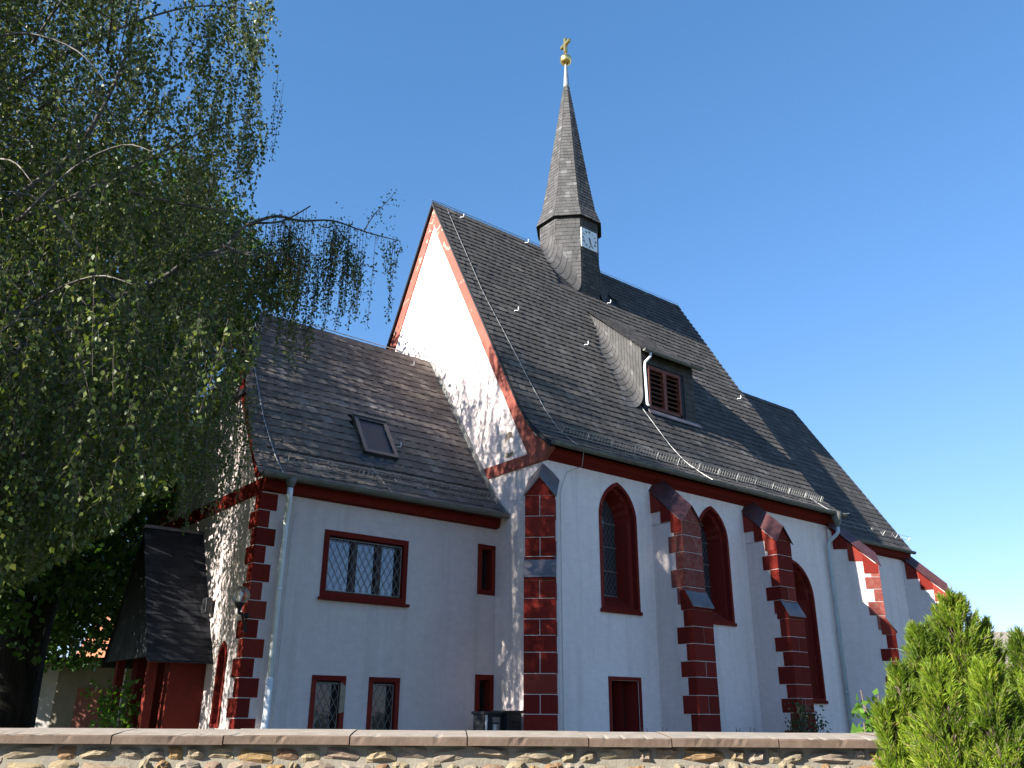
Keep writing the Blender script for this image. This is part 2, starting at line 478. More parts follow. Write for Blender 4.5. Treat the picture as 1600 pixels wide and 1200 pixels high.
# --- walls as sheets with openings -------------------------------------------------
def sheet(mb, outline, holes, to3, m=0):
    polys = [[Vector((a, b, 0)) for a, b in outline]]+[[Vector((a, b, 0)) for a, b in h] for h in holes]
    flat = [q for p in polys for q in p]
    mb.add([to3(q.x, q.y) for q in flat], [tuple(t) for t in tessellate_polygon(polys)], m)
def rect(x0, x1, z0, z1): return [(x0,z0),(x1,z0),(x1,z1),(x0,z1)]
def arch(xc, hw, z0, zs, zt, n=9):
    """pointed arch outline, counter-clockwise from bottom left"""
    h = zt-zs
    Rr = (hw*hw+h*h)/(2*hw); pts = [(xc-hw, z0), (xc+hw, z0)]
    a1 = math.asin(min(1, h/Rr))
    for i in range(n+1):
        a = a1*i/n; pts.append((xc+hw-Rr+Rr*math.cos(a), zs+Rr*math.sin(a)))
    for i in range(n-1, -1, -1):
        a = a1*i/n; pts.append((xc-hw+Rr-Rr*math.cos(a), zs+Rr*math.sin(a)))
    return pts

NE = 10.5          # east end of the nave
EAVE_N = profile([(-0.34, 5.20+H), (0.0, 5.47+H), (0.35, 5.80+H), (0.7, 6.33+H), (4.59, 13.41+H)])
EAVE_A = profile([(1.20, 3.92+H), (1.45, 4.16+H), (1.70, 4.46+H), (4.42, 8.48+H)])
def S3(y): return lambda x, z: (x, y, z)
def W3(x): return lambda y, z: (x, y, z)

# nave windows: centre, half width, sill, springing, top (outer edge of the red surround)
WIN = [(2.12, 0.57, 2.05, 3.98, 4.79), (5.30, 0.57, 2.03, 3.94, 4.74), (8.46, 0.80, 0.38, 2.85, 3.80)]
holes = [arch(c, hw-0.07, z0+H+0.03, zs+H, zt+H-0.08) for c, hw, z0, zs, zt in WIN]
holes.append(rect(1.75, 2.53, -0.55+H, 0.66+H))
mb = MB()
sheet(mb, rect(0, NE-0.35, 0, 5.25+H), holes, S3(0.0))
sheet(mb, [(0,0),(9.18,0),(9.18,5.42+H),(8.83,5.75+H),(8.48,6.27+H),(4.59,13.35+H),(0.7,6.27+H),(0.35,5.75+H),(0,5.42+H)], [], W3(0.0))
sheet(mb, [(0,0),(9.18,0),(9.18,5.4+H),(8.68,5.8+H),(4.8,12.8+H),(4.38,12.8+H),(0.5,5.8+H),(0,5.4+H)], [], W3(NE-0.35))
mb.poly([(NE-0.35,0,0),(NE,0,0),(NE,0,5.2+H),(NE-0.35,0,5.2+H)]); mb.poly([(NE,0,0),(NE,2.2,0),(NE,2.2,5.2+H),(NE,0,5.2+H)])
mb.poly([(0,9.18,0),(NE,9.18,0),(NE,9.18,5.25+H),(0,9.18,5.25+H)])
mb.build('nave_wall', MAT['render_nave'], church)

# annex (vestry) walls
AX, AY, AY2 = -5.29, 1.55, 7.29
def arect(x0, x1, z0, z1): return (x0, x1, z0+H, z1+H)
AW = [arect(-3.995, -2.185, 1.96, 3.18), arect(-0.48, -0.03, 2.31, 3.34), arect(-4.0, -3.34, -0.75, 0.625),
      arect(-2.87, -2.22, -0.75, 0.625), arect(-0.48, -0.03, -0.55, 0.745)]
BW = [0.10, 0.10, 0.085, 0.085, 0.10]
mb = MB()
sheet(mb, rect(AX, 0, 0, 4.05+H), [rect(x0+b, x1-b, z0+b, z1-b) for (x0,x1,z0,z1), b in zip(AW, BW)], S3(AY))
lanc = arch(2.42, 0.13, -0.19+H, 0.90+H, 1.08+H, 5)
sheet(mb, [(AY,0),(AY2,0),(AY2,4.0+H),(5.6,6.45+H),(3.24,6.45+H),(AY,4.0+H)], [lanc], W3(AX))
mb.poly([(AX,AY2,0),(0,AY2,0),(0,AY2,4.0+H),(AX,AY2,4.0+H)])
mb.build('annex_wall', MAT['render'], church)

# choir walls: straight bay and five sides of an octagon
CC = Vector((16.6, 4.59, 0)); CR = 2.86
def octc(k, ap):    # octagon corner k around the choir centre with apothem ap
    a = R_(-67.5+45*k); r = ap/math.cos(R_(22.5))
    return CC+Vector((math.cos(a)*r, math.sin(a)*r, 0))
corn = [octc(k, CR) for k in range(4)]
mb = MB()
line = [Vector((NE, CC.y-CR, 0))]+corn+[Vector((NE, CC.y+CR, 0))]
for a, b in zip(line, line[1:]):
    up = Vector((0,0,5.2+H)); mb.add([a, b, b+up, a+up], [(0,1,2,3)])
mb.build('choir_wall', MAT['render_nave'], church)

# --- roofs ---------------------------------------------------------------------------
def roof_part(name, faces, mat='underlay', parent=church):
    m_ = MB()
    for f in faces: m_.poly(f)
    return m_.build(name, MAT[mat], parent)
def sink(v, d=0.012): return Vector(v)+Vector((0, 0.8*d, -0.6*d))
fN, LN = EAVE_N; fA, LA = EAVE_A
XW = -0.09
def xE(t): return 10.86-0.62*t/LN           # the steep east verge leans slightly
YZ_N = [(-0.34,5.20+H),(0.0,5.47+H),(0.35,5.80+H),(0.7,6.33+H),(4.59,13.41+H)]
eN = [Vector((0,a,b)) for a, b in YZ_N]
tN = [0.0]
for a, b in zip(eN, eN[1:]): tN.append(tN[-1]+(b-a).length)
def wob(u, t): return 0.006*math.sin(1.1*u+0.7*t)+0.004*math.sin(2.7*u-1.9*t+1.3)       # the old roofs are not dead flat
def PN(u, t): q = fN(t); return Vector((u, q.y-0.8*wob(u,t), q.z+0.5*wob(u,t)))
north = lambda x, q: Vector((x, 9.18-q.y, q.z))
fs = []
for i in range(len(eN)-1):
    a, b, ta, tb = eN[i], eN[i+1], tN[i], tN[i+1]
    fs.append([sink((XW,a.y,a.z)), sink((xE(ta),a.y,a.z)), sink((xE(tb),b.y,b.z)), sink((XW,b.y,b.z))])
    fs.append([north(XW,a), north(xE(ta),a), north(xE(tb),b), north(XW,b)])
    fs.append([Vector((xE(ta)-0.02,a.y,a.z)), Vector((xE(tb)-0.02,b.y,b.z)), north(xE(tb)-0.02,b), north(xE(ta)-0.02,a)])
nave_roof = roof_part('nave_roof', fs)
# dormer geometry (front face y=DY, x DX0..DX1)
DX0, DX1, DY, DZ0, DZ1 = 4.50, 6.55, 1.25, 7.38+H, 8.98+H
DB = Vector((0, 3.16, 10.81+H))                # where the dormer roof runs into the nave roof
def roof_z(y): return 13.41+H-1.819*(4.59-y)
def dorm_z(y): return DZ1+(DB.z-DZ1)*(y-(DY-0.18))/(DB.y-(DY-0.18))
TC = Vector((5.10, 4.59, 0)); TA = 0.90        # turret centre and apothem
def sweep_w(y): return min(0.52, 0.68*max(0.0, dorm_z(y)-roof_z(y)))
def nave_hole(u, t):
    q = fN(t)
    if DY-0.05 < q.y < DB.y and DX0-sweep_w(q.y)-0.02 < u < DX1: return True
    if q.y > TC.y-TA+0.05 and abs(u-TC.x) < TA+0.33: return True
    return False
mb = MB()
T = courses(0, LN-0.02, 0.205)
for j in range(len(T)-1):
    us = cuts(XW, xE(T[j]), 0.26, 0.35)
    for a, b in zip(us, us[1:]):
        if nave_hole((a+b)/2, (T[j]+T[j+1])/2) or nave_hole(a+0.02, (T[j]+T[j+1])/2) and nave_hole(b-0.02, (T[j]+T[j+1])/2): continue
        slate_piece(mb, PN, a, b, T[j]+random.uniform(-0.006,0.006), T[j+1], 0.10 if a > XW+0.2 else 0.0, random.uniform(0.023,0.032), 0.009)
mb.build('slate_courses', MAT['slate'], nave_roof, kind='stuff')

# annex roof: its west edge is cut back towards the ridge (small half hip)
def xWA(t):
    y = fA(t).y
    pts = [(1.2,-5.52),(2.6,-5.40),(3.48,-5.06),(4.42,-4.62)]
    for (a, p), (b, q) in zip(pts, pts[1:]):
        if y <= b: return p+(q-p)*(y-a)/(b-a)
    return pts[-1][1]
def PA(u, t): q = fA(t); return Vector((u, q.y-0.9*wob(u+3,t), q.z+0.6*wob(u+3,t)))
na = lambda x, q: Vector((x, 2*4.42-q.y, q.z))
tl = [0, math.hypot(0.25,0.24), math.hypot(0.25,0.24)+math.hypot(0.25,0.30), LA*0.45, LA*0.75, LA]
fs = []
for a, b in zip(tl, tl[1:]):
    fs.append([sink(PA(xWA(a),a)), sink(PA(0.0,a)), sink(PA(0.0,b)), sink(PA(xWA(b),b))])
    fs.append([na(xWA(a),fA(a)), na(0.0,fA(a)), na(0.0,fA(b)), na(xWA(b),fA(b))])
for a, b in zip(tl[1:], tl[2:]):
    if fA(a).y > 2.0: fs.append([PA(xWA(a),a), na(xWA(a),fA(a)), na(xWA(b),fA(b)), PA(xWA(b),b)])
annex_roof = roof_part('annex_roof', fs)
# skylight hole
SK = (-3.10, -2.30, 1.98, 2.62)
T = courses(0, LA-0.015, 0.222)
full = []; mb = MB(); dtA = T[1]-T[0]; SW_ = 0.235
for j in range(len(T)-1):
    us = cuts(xWA(T[j]), 0.0, SW_, 0.22)
    for k, (a, b) in enumerate(zip(us, us[1:])):
        y = fA((T[j]+T[j+1])/2).y
        if SK[2]+0.03 < y < SK[3]-0.02 and SK[0]+0.08 < (a+b)/2 < SK[1]-0.05: continue
        if 2 <= k < len(us)-2 and j >= 3 and j < len(T)-2: full.append((a, b, T[j], T[j+1]))
        else: slate_piece(mb, PA, a, b, T[j], T[j+1], 0.11 if k else 0.0, random.uniform(0.020,0.029), 0.015)
full.sort(key=lambda q: (PA(q[0], q[2])-EYE).length)
for a, b, t0, t1 in full[300:]:
    slate_piece(mb, PA, a, b, t0, t1, 0.11, random.uniform(0.020,0.029), 0.015)
mb.build('slate_courses', MAT['slate_old'], annex_roof, kind='stuff')
variants = []
for k in range(6):
    q = MB(); r_ = random.Random(k)
    slate_piece(q, lambda u, t: Vector((u, t, 0)), 0, 1.0*SW_, 0, dtA, 0.10+0.03*r_.random(), 0.020+0.009*r_.random(), 0.015, up=Vector((0,0,1)))
    me = bpy.data.meshes.new('slate'); me.from_pydata(q.v, [], q.f); me.materials.append(MAT['slate_old']); variants.append(me)
for i, (a, b, t0, t1) in enumerate(full[:300]):
    o = link('slate', variants[i % 6], annex_roof)
    X = Vector((1,0,0)); Y = (PA(a, t0+0.01)-PA(a, t0)).normalized(); N_ = X.cross(Y)
    Mx = Matrix((X*((b-a)/SW_), Y, N_)).transposed().to_4x4(); Mx.translation = PA(a, t0+random.uniform(-0.006,0.006))
    o.matrix_world = Mx

# choir roof
CA = 3.12; CZ0, CZ1 = 5.28+H, 10.95+H
cc = [octc(k, CA) for k in range(4)]
ap = Vector((16.6, 4.59, CZ1)); rw = Vector((NE-0.3, 4.59, CZ1))
def Zv(v, z): return Vector((v.x, v.y, z))
s0 = Vector((NE-0.2, CC.y-CA, CZ0)); s1 = Vector((NE-0.2, CC.y+CA, CZ0))
c3 = [Zv(c, CZ0) for c in cc]
choir_roof = roof_part('choir_roof', [[s0, c3[0], ap, rw], [c3[0], c3[1], ap], [c3[1], c3[2], ap], [c3[2], c3[3], ap], [s1, c3[3], ap, rw]])
def patch(mb, BL, BR, TR, TL, exposure, width, slant=0.06, tail=0.016, side=0.003, up=Vector((0,-0.4,0.9)), jit=0.3, t0=0.0, hole=None):
    BL, BR, TR, TL = map(Vector, (BL, BR, TR, TL))
    L = ((TL+TR)/2-(BL+BR)/2).length
    T = courses(t0, L-0.01, exposure)
    def ln(t): f = t/L; return BL+(TL-BL)*f, BR+(TR-BR)*f
    for j in range(len(T)-1):
        A, B = ln(T[j]); w = (B-A).length
        if w < 0.03: continue
        def P(u, t, w=w):
            a, b = ln(t); return a+(b-a)*(u/w)
        us = cuts(0, w, width, jit) if w > width*1.4 else [0, w]
        for k, (a, b) in enumerate(zip(us, us[1:])):
            if hole and hole(P((a+b)/2, (T[j]+T[j+1])/2)): continue
            slate_piece(mb, P, a, b, T[j], T[j+1], slant if 0 < k < len(us)-2 else 0, tail*random.uniform(0.8,1.25), side, up=up)
mb = MB()
patch(mb, s0, c3[0], ap, rw, 0.215, 0.27, 0.08)
patch(mb, c3[0], c3[1], ap+Vector((0.01,0,0)), ap, 0.215, 0.27, 0.05, up=Vector((0.7,-0.5,0.6)))
mb.build('slate_courses', MAT['slate'], choir_roof, kind='stuff')

# ridge and hip caps
def ridge(name, p, q, parent, r=0.07, mat='slate'):
    m_ = MB(); p, q = Vector(p), Vector(q); d = (q-p).normalized(); a = d.cross(Vector((0,0,1))).normalized()
    n = max(2, round((q-p).length/0.3))
    for i in range(n):
        A = p+(q-p)*(i/n); B = p+(q-p)*((i+1.12)/n if i < n-1 else 1)
        for sg in (-1, 1):
            w = a*sg*0.13+Vector((0,0,-0.2)); tp = Vector((0,0,0.03+0.006*(i % 2)))
            m_.add([A+tp, B+tp, B+w+tp*0.6, A+w+tp], [(0,1,2,3)])
    return m_.build(name, MAT[mat], parent)
ridge('ridge_slates', (XW,4.59,13.41+H), (xE(LN),4.59,13.41+H), nave_roof)
ridge('ridge_slates', (-4.62,4.42,8.48+H), (0,4.42,8.48+H), annex_roof, mat='slate_old')
ridge('ridge_slates', rw, ap, choir_roof)

# verge slates on the west gable edge (dark underside strip)
m_ = MB()
for sg in (-1, 1):
    y = lambda q: q.y if sg < 0 else 9.18-q.y
    for a, b in zip(eN, eN[1:]):
        A = Vector((XW-0.02, y(a), a.z)); B = Vector((XW-0.02, y(b), b.z))
        m_.prism([A, B, B-Vector((0,0,0.09)), A-Vector((0,0,0.09))], (0.05,0,0))
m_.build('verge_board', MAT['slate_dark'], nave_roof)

# --- dormer ----------------------------------------------------------------------------
dormer = MB()
dormer.poly([(DX1,DY,DZ0),(DX1,DY,DZ1+0.02),(DX1,DB.y,DB.z)])
WX0, WX1, WZ0, WZ1 = 4.72, 5.98, 7.46+H, 8.66+H
sheet(dormer, rect(DX0, DX1, DZ0, DZ1+0.05), [rect(WX0, WX1, WZ0, WZ1)], S3(DY))
dormer.box(WX0-0.02, WX1+0.02, DY+0.35, DY+0.36, WZ0-0.1, WZ1+0.1)
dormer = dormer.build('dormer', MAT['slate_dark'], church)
# curved cheek where the courses sweep up from the roof
def PCH(s_, y):
    h = max(0.02, dorm_z(y)-roof_z(y)); w = sweep_w(y); R1 = min(w, h)
    arc = 1.57*R1; fl = 0.26; tot = fl+arc+max(0, h-R1)
    d = s_*tot-fl
    if d < 0: return Vector((DX0-w+d, y, roof_z(y)+0.008))
    if d < arc:
        a = d/max(R1, 1e-6); return Vector((DX0-w+R1*math.sin(a), y, roof_z(y)+R1*(1-math.cos(a))))
    return Vector((DX0-w+R1, y, roof_z(y)+R1+(d-arc)))
def sweep_rows(mb, P, y0, y1, n, segs, up, tail=0.014):
    for i in range(n):
        a = y0+(y1-y0)*i/n; b = y0+(y1-y0)*(i+1)/n
        off = random.random()*0.5
        ks = [0]+[min(1, (k+off)/segs) for k in range(1, segs)]+[1]
        for k, (p, q) in enumerate(zip(ks, ks[1:])):
            m2 = (p+q)/2
            for (pp, qq) in ((p, m2), (m2, q)):       # each slate bends once over the sweep
                slate_piece(mb, P, pp, qq, a, b, 0, tail, 0.0, over=0.15, up=up)
mb = MB()
sweep_rows(mb, PCH, DY-0.02, DB.y-0.02, 19, 7, Vector((-1,0,0.6)))
for y0 in np.linspace(DY, DB.y, 14)[:-1]:
    y1 = y0+(DB.y-DY)/13
    for k in range(8):
        mb.add([PCH(k/8,y0)-Vector((-0.02,0,0.02)), PCH((k+1)/8,y0)-Vector((-0.02,0,0.02)), PCH((k+1)/8,y1)-Vector((-0.02,0,0.02)), PCH(k/8,y1)-Vector((-0.02,0,0.02))], [(0,1,2,3)])
mb.build('cheek_slates', MAT['slate_pale'], dormer, kind='stuff')
mb = MB()
yf = DY-0.18
patch(mb, (DX0-0.06,yf,DZ1), (DX1+0.08,yf,DZ1), (DX1-0.25,DB.y+0.06,roof_z(DB.y+0.06)+0.004), (DX0-0.10,DB.y+0.06,roof_z(DB.y+0.06)+0.004), 0.19, 0.25)
mb.poly([(DX0-0.06,yf,DZ1-0.02), (DX1+0.08,yf,DZ1-0.02), (DX1-0.25,DB.y,DB.z-0.02), (DX0,DB.y,DB.z-0.02)])
patch(mb, (DX1+0.003,DY+0.02,DZ0+0.35), (DX1+0.003,DB.y,DB.z-0.1), (DX1+0.003,DB.y,DB.z-0.05), (DX1+0.003,DY,DZ1), 0.2, 0.24, up=Vector((1,0,0)))
mb.build('dormer_slates', MAT['slate'], dormer, kind='stuff')
# slate hung strips around the louvres
mb = MB()
patch(mb, (WX1+0.16,DY-0.004,DZ0), (DX1,DY-0.004,DZ0), (DX1,DY-0.004,DZ1-0.1), (WX1+0.16,DY-0.004,DZ1-0.1), 0.17, 0.2, 0, up=Vector((0,-1,0)))
patch(mb, (DX0,DY-0.004,WZ1+0.05), (DX1,DY-0.004,WZ1+0.05), (DX1,DY-0.004,DZ1), (DX0,DY-0.004,DZ1), 0.14, 0.2, 0, up=Vector((0,-1,0)))
mb.build('face_slates', MAT['slate'], dormer, kind='stuff')
# louvre window
lw = MB()
for a, b, c, d in ((WX0,WX1,WZ0,WZ0+0.06),(WX0,WX1,WZ1-0.09,WZ1),(WX0,WX0+0.06,WZ0,WZ1),(WX1-0.06,WX1,WZ0,WZ1)):
    lw.box(a, b, DY-0.03-0.002*(c+b)%0.004, DY+0.10, c, d)
xm = (WX0+WX1)/2
lw.box(xm-0.06, xm+0.06, DY-0.036, DY+0.09, WZ0+0.05, WZ1-0.08)
louvre = lw.build('louvre_frame', MAT['wood'], dormer)
ml = None
for sgn, (a, b) in enumerate(((WX0+0.065, xm-0.065), (xm+0.065, WX1-0.065))):
    for k in range(8):
        z = WZ0+0.09+k*0.132
        q = MB(); q.obox((a, DY-0.01, z), (b-a,0,0), (0,0.10,0.075), (0,0.008,-0.014))
        o = q.build('louvre_slat', MAT['wood'], dormer) if ml is None else link('louvre_slat', ml, dormer)
        if ml is None: ml = o.data; base = (a, z)
        else: o.location = (a-base[0], 0, z-base[1])
# sill flashing, gutter and spout of the dormer
q = MB(); q.prism([(DX0+0.15,DY-0.03,DZ0+0.05),(DX0+0.15,DY-0.10,DZ0-0.07),(DX0+0.15,DY-0.10,DZ0-0.10),(DX0+0.15,DY,DZ0-0.0)], (DX1-DX0-0.02,0,0))
q.build('sill_flashing', MAT['lead'], dormer)
def gutter(name, p, q_, parent, r=0.075, out=Vector((0,-1,0)), mat='zinc'):
    pr = []
    for i in range(9):
        a = math.pi*i/8; pr.append((r*math.cos(a), -r*math.sin(a)))
    for i in range(8, -1, -1):
        a = math.pi*i/8; pr.append(((r-0.008)*math.cos(a), -(r-0.008)*math.sin(a)))
    m_ = MB(); m_.sweep(pr, p, q_, out, Vector((0,0,1)))
    P_, Q_ = Vector(p), Vector(q_); m_.tube([P_+out*r+Vector((0,0,0.004)), Q_+out*r+Vector((0,0,0.004))], 0.011, 6)
    n = max(2, int((Q_-P_).length/0.7)); d = (Q_-P_).normalized()
    for i in range(n+1):
        c = P_+(Q_-P_)*((i+0.3)/(n+0.6))
        m_.sweep([(x*1.05, y_*1.05) for x, y_ in pr[:9]]+[((r-0.002)*math.cos(math.pi*i2/8), -(r-0.002)*math.sin(math.pi*i2/8)) for i2 in range(8,-1,-1)], c, c+d*0.03, out, Vector((0,0,1)))
    for e_ in (P_, Q_):
        m_.add([e_+out*x+Vector((0,0,y_)) for x, y_ in pr[:9]], [tuple(range(9))])
    return m_.build(name, MAT[mat], parent)
gutter('dormer_gutter', (DX0-0.12,yf-0.05,DZ1-0.015), (DX1+0.12,yf-0.05,DZ1-0.015), dormer, 0.055)
q = MB(); q.tube([(DX0+0.12,yf-0.05,DZ1-0.06),(DX0+0.12,yf-0.05,DZ1-0.16),(DX0+0.02,yf+0.06,DZ1-0.32),(DX0+0.02,yf+0.08,DZ1-0.45),(DX0+0.02,yf+0.06,DZ0+0.12),(DX0+0.02,yf+0.0,DZ0+0.05)], 0.035, 8)
q.build('dormer_downpipe', MAT['pipe'], dormer, smooth=True)

# --- turret and spire -------------------------------------------------------------------
def tcorn(k, apo, z):
    a = R_(-112.5+45*k); r = apo/math.cos(R_(22.5))
    return Vector((TC.x+math.cos(a)*r, TC.y+math.sin(a)*r, z))
TZ0, TZ1 = 11.5+H, 14.50+H
core = MB()
for k in range(8):
    core.add([tcorn(k,TA-0.012,TZ0), tcorn(k+1,TA-0.012,TZ0), tcorn(k+1,TA-0.012,TZ1+0.15), tcorn(k,TA-0.012,TZ1+0.15)], [(0,1,2,3)])
turret = core.build('turret', MAT['underlay'], church)
SZ = [(TZ1-0.06, 1.01), (TZ1+0.45, 0.845), (TZ1+1.6, 0.66), (20.22+H, 0.085)]
core = MB()
for (z0, a0), (z1, a1) in zip(SZ, SZ[1:]):
    for k in range(8):
        core.add([tcorn(k,a0-0.012,z0), tcorn(k+1,a0-0.012,z0), tcorn(k+1,a1-0.012,z1), tcorn(k,a1-0.012,z1)], [(0,1,2,3)])
core.add([tcorn(k,1.01,SZ[0][0]) for k in range(8)], [tuple(range(8))])
spire = core.build('spire', MAT['underlay'], church)
upv = lambda k: Vector((math.cos(R_(-90+45*k)), math.sin(R_(-90+45*k)), 0.2))
mt = MB(); ms = MB(); md = MB()
for k in range(8):
    dest = mt if k in (7, 6, 5) else md  # sunward faces take the paler slate, the rest the nave slate
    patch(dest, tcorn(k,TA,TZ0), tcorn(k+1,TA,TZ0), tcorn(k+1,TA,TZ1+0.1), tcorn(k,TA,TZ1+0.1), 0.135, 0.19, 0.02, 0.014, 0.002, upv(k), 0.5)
    for (z0, a0), (z1, a1) in zip(SZ, SZ[1:]):
        patch(ms, tcorn(k,a0,z0), tcorn(k+1,a0,z0), tcorn(k+1,a1,z1), tcorn(k,a1,z1), 0.135, 0.17, 0.02, 0.014, 0.002, upv(k), 0.5)
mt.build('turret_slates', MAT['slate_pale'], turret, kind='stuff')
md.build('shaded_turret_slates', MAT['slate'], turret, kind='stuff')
ms.build('spire_slates', MAT['slate_pale'], spire, kind='stuff')
# swept foot of the turret on the roof, west and east
def t_edge(y):       # half width of the octagon at depth y
    d = TC.y-y; return TA if d < TA*0.414 else TA*1.414-d
for sg in (-1, 1):
    def PT(s_, y, sg=sg):
        w = 0.42; R1 = 0.42*(0.35+0.65*min(1, (y-3.55)/0.5)) if y > 3.55 else 0.12
        x0 = TC.x+sg*(t_edge(y)+R1); a = s_*1.57*1.0
        return Vector((x0-sg*R1*math.sin(a), y, roof_z(y)+0.01+2.2*R1*(1-math.cos(a))))
    mb = MB(); sweep_rows(mb, PT, TC.y-TA, TC.y-0.02, 9, 4, Vector((sg,-0.3,0.6)), 0.012)
    mb.build('swept_slates', MAT['slate_pale'] if sg < 0 else MAT['slate'], turret, kind='stuff')  # sunlit west sweep is paler than the east one
# finial: lead point, ball, cross
q = MB(); q.lathe([(0.115, 20.15+H),(0.10, 20.3+H),(0.045, 21.16+H),(0.03, 21.2+H)], (TC.x,TC.y,0), 12)
q.build('lead_point', MAT['galv'], spire, smooth=True)
bz = 21.38+H
q = MB(); q.lathe([(0.21*math.sin(math.pi*(i+0.15)/12.3), -0.21*math.cos(math.pi*(i+0.15)/12.3)) for i in range(13)], (TC.x,TC.y,bz), 20)
q.build('gilded_ball', MAT['gold'], spire, smooth=True)
q = MB(); q.tube([(TC.x,TC.y,bz+0.15),(TC.x,TC.y,bz+0.42)], 0.025, 8)
ca = R_(83); cd = Vector((math.cos(ca), math.sin(ca), 0)); cn = Vector((-math.sin(ca), math.cos(ca), 0))
cb = Vector((TC.x,TC.y,bz+0.34))
q.obox(cb-cd*0.055-cn*0.05, cd*0.11, cn*0.10, Vector((0,0,0.60)))
q.obox(cb+Vector((0,0,0.30))-cd*0.26-cn*0.047, cd*0.52, cn*0.094, Vector((0,0,0.11)))
q.build('gilded_cross', MAT['gold'], spire)

# clock
CKY = TC.y-TA-0.035; CK = Vector((5.08, CKY, 13.72+H)); CS = 0.335
q = MB(); q.box(CK.x-CS, CK.x+CS, CKY, CKY+0.03, CK.z-CS, CK.z+CS)
clock = q.build('clock', MAT['white'], church)
clock['label'] = 'square white clock face with black roman numerals'
NUM = ['XII','I','II','III','IV','V','VI','VII','VIII','IX','X','XI']
q = MB()
for h_, tx in enumerate(NUM):
    a = 2*math.pi*h_/12; rad = Vector((math.sin(a),0,math.cos(a))); tan = Vector((math.cos(a),0,-math.sin(a)))
    gw = {'I':0.022,'V':0.046,'X':0.046}; tot = sum(gw[c] for c in tx); x = -tot/2
    base = Vector((CK.x,CKY-0.004,CK.z))+rad*0.225
    def pt(u, v): return base+tan*u+rad*v
    for c in tx:
        w = gw[c]; l_, r_ = x+0.006, x+w-0.006
        st = {'I': [((l_+r_)/2, 0, (l_+r_)/2, 0.075)], 'V': [(l_, 0.075, (l_+r_)/2, 0), (r_, 0.075, (l_+r_)/2, 0)],
              'X': [(l_, 0, r_, 0.075), (r_, 0, l_, 0.075)]}[c]
        for u0, v0, u1, v1 in st: q.bar(pt(u0,v0), pt(u1,v1), 0.009, 0.006, up=(0,1,0))
        x += w
q.build('numerals', MAT['black'], clock)
for nm, ang, L_, wd, back in (('minute_hand', 162, 0.25, 0.022, 0.07), ('hour_hand', 163.5, 0.16, 0.034, 0.05)):
    a = R_(ang); d = Vector((math.sin(a),0,math.cos(a))); c = Vector((CK.x,CKY-(0.012 if nm[0] == 'm' else 0.02),CK.z))
    q = MB(); q.bar(c-d*back, c+d*L_, wd, 0.006, up=(0,1,0)); q.build(nm, MAT['black'], clock)

# --- cornices, bands, verge paint ---------------------------------------------------------
q = MB(); q.prism([(0.02,-0.004,4.93+H),(0.02,-0.16,5.04+H),(0.02,-0.20,5.17+H),(0.02,0.05,5.17+H),(0.02,0.05,4.93+H)][::1], (NE-0.0,0,0))
q.build('nave_cornice', MAT['red'], church)
q = MB(); q.prism([(AX-0.02,AY-0.004,3.70+H),(AX-0.02,AY-0.14,3.72+H),(AX-0.02,AY-0.17,3.90+H),(AX-0.02,AY+0.05,3.90+H),(AX-0.02,AY+0.05,3.70+H)], (-AX+0.0,0,0))
q.build('annex_cornice', MAT['red'], church)
q = MB(); q.prism([(NE+0.01,CC.y-CR-0.02,5.0+H),(NE+0.01,CC.y-CR-0.16,5.05+H),(NE+0.01,CC.y-CR-0.2,5.26+H),(NE+0.01,CC.y-CR+0.05,5.26+H),(NE+0.01,CC.y-CR+0.05,5.0+H)], (corn[0].x-NE+0.06,0,0))
q.build('choir_cornice', MAT['red'], church)
q = MB()
P0, P1 = (0.05, 5.12+H), (4.59, 13.35+H); L = math.hypot(P1[0]-P0[0], P1[1]-P0[1])
nx, nz = (P1[1]-P0[1])/L, -(P1[0]-P0[0])/L; bwid = 0.33
i0 = (P0[0]+nx*bwid, P0[1]+nz*bwid-0.06); itop = (4.59, P1[1]-bwid/abs(nz)*1.0)
for sg in (-1, 1):
    yy = (lambda a: a) if sg < 0 else (lambda a: 9.18-a)
    q.prism([(-0.03,yy(P0[0]),P0[1]),(-0.03,yy(P1[0]),P1[1]),(-0.03,yy(itop[0]),itop[1]),(-0.03,yy(i0[0]),i0[1])], (0.03+0.002*sg,0,0))
q.build('gable_verge_band', MAT['verge'], church)
q = MB(); q.box(-0.034, 0.01, -0.03, 9.2, 4.88+H, 5.13+H); q.build('gable_string_band', MAT['verge'], church)
q = MB(); q.box(AX-0.03, AX+0.01, AY-0.02, AY2, 3.66+H, 3.93+H)
for sg in (-1, 1):
    yy = (lambda a: a) if sg < 0 else (lambda a: 8.84-a)
    q.prism([(AX-0.026,yy(1.5),4.0+H),(AX-0.026,yy(3.3),6.55+H),(AX-0.026,yy(3.55),6.55+H),(AX-0.026,yy(1.85),4.0+H)], (0.03,0,0))
q.build('annex_gable_band', MAT['red'], church)

q = MB(); q.prism([(-0.05,-0.30,5.10+H),(-0.05,-0.02,4.90+H),(-0.05,0.30,4.90+H),(-0.05,0.36,5.55+H),(-0.05,0.0,5.38+H),(-0.05,-0.30,5.14+H)], (0.12,0,0))
q.build('kneeler_stone', MAT['verge'], church)

# plaster damage on the nave gable
for c_, pts, mt_ in (((1.16,5.62), [(-0.13,-0.10),(-0.05,0.02),(0.06,0.05),(0.17,0.0),(0.13,0.14),(0.02,0.19),(-0.10,0.10)], 'patch'),
                     ((1.12,5.28), [(-0.16,-0.05),(0.0,-0.07),(0.16,-0.03),(0.12,0.05),(0.0,0.03),(-0.12,0.07)], 'wallmortar')):
    q = MB(); q.poly([(-0.006, c_[0]-a, c_[1]+b+H) for a, b in pts]); q.build('plaster_damage', MAT[mt_], church)

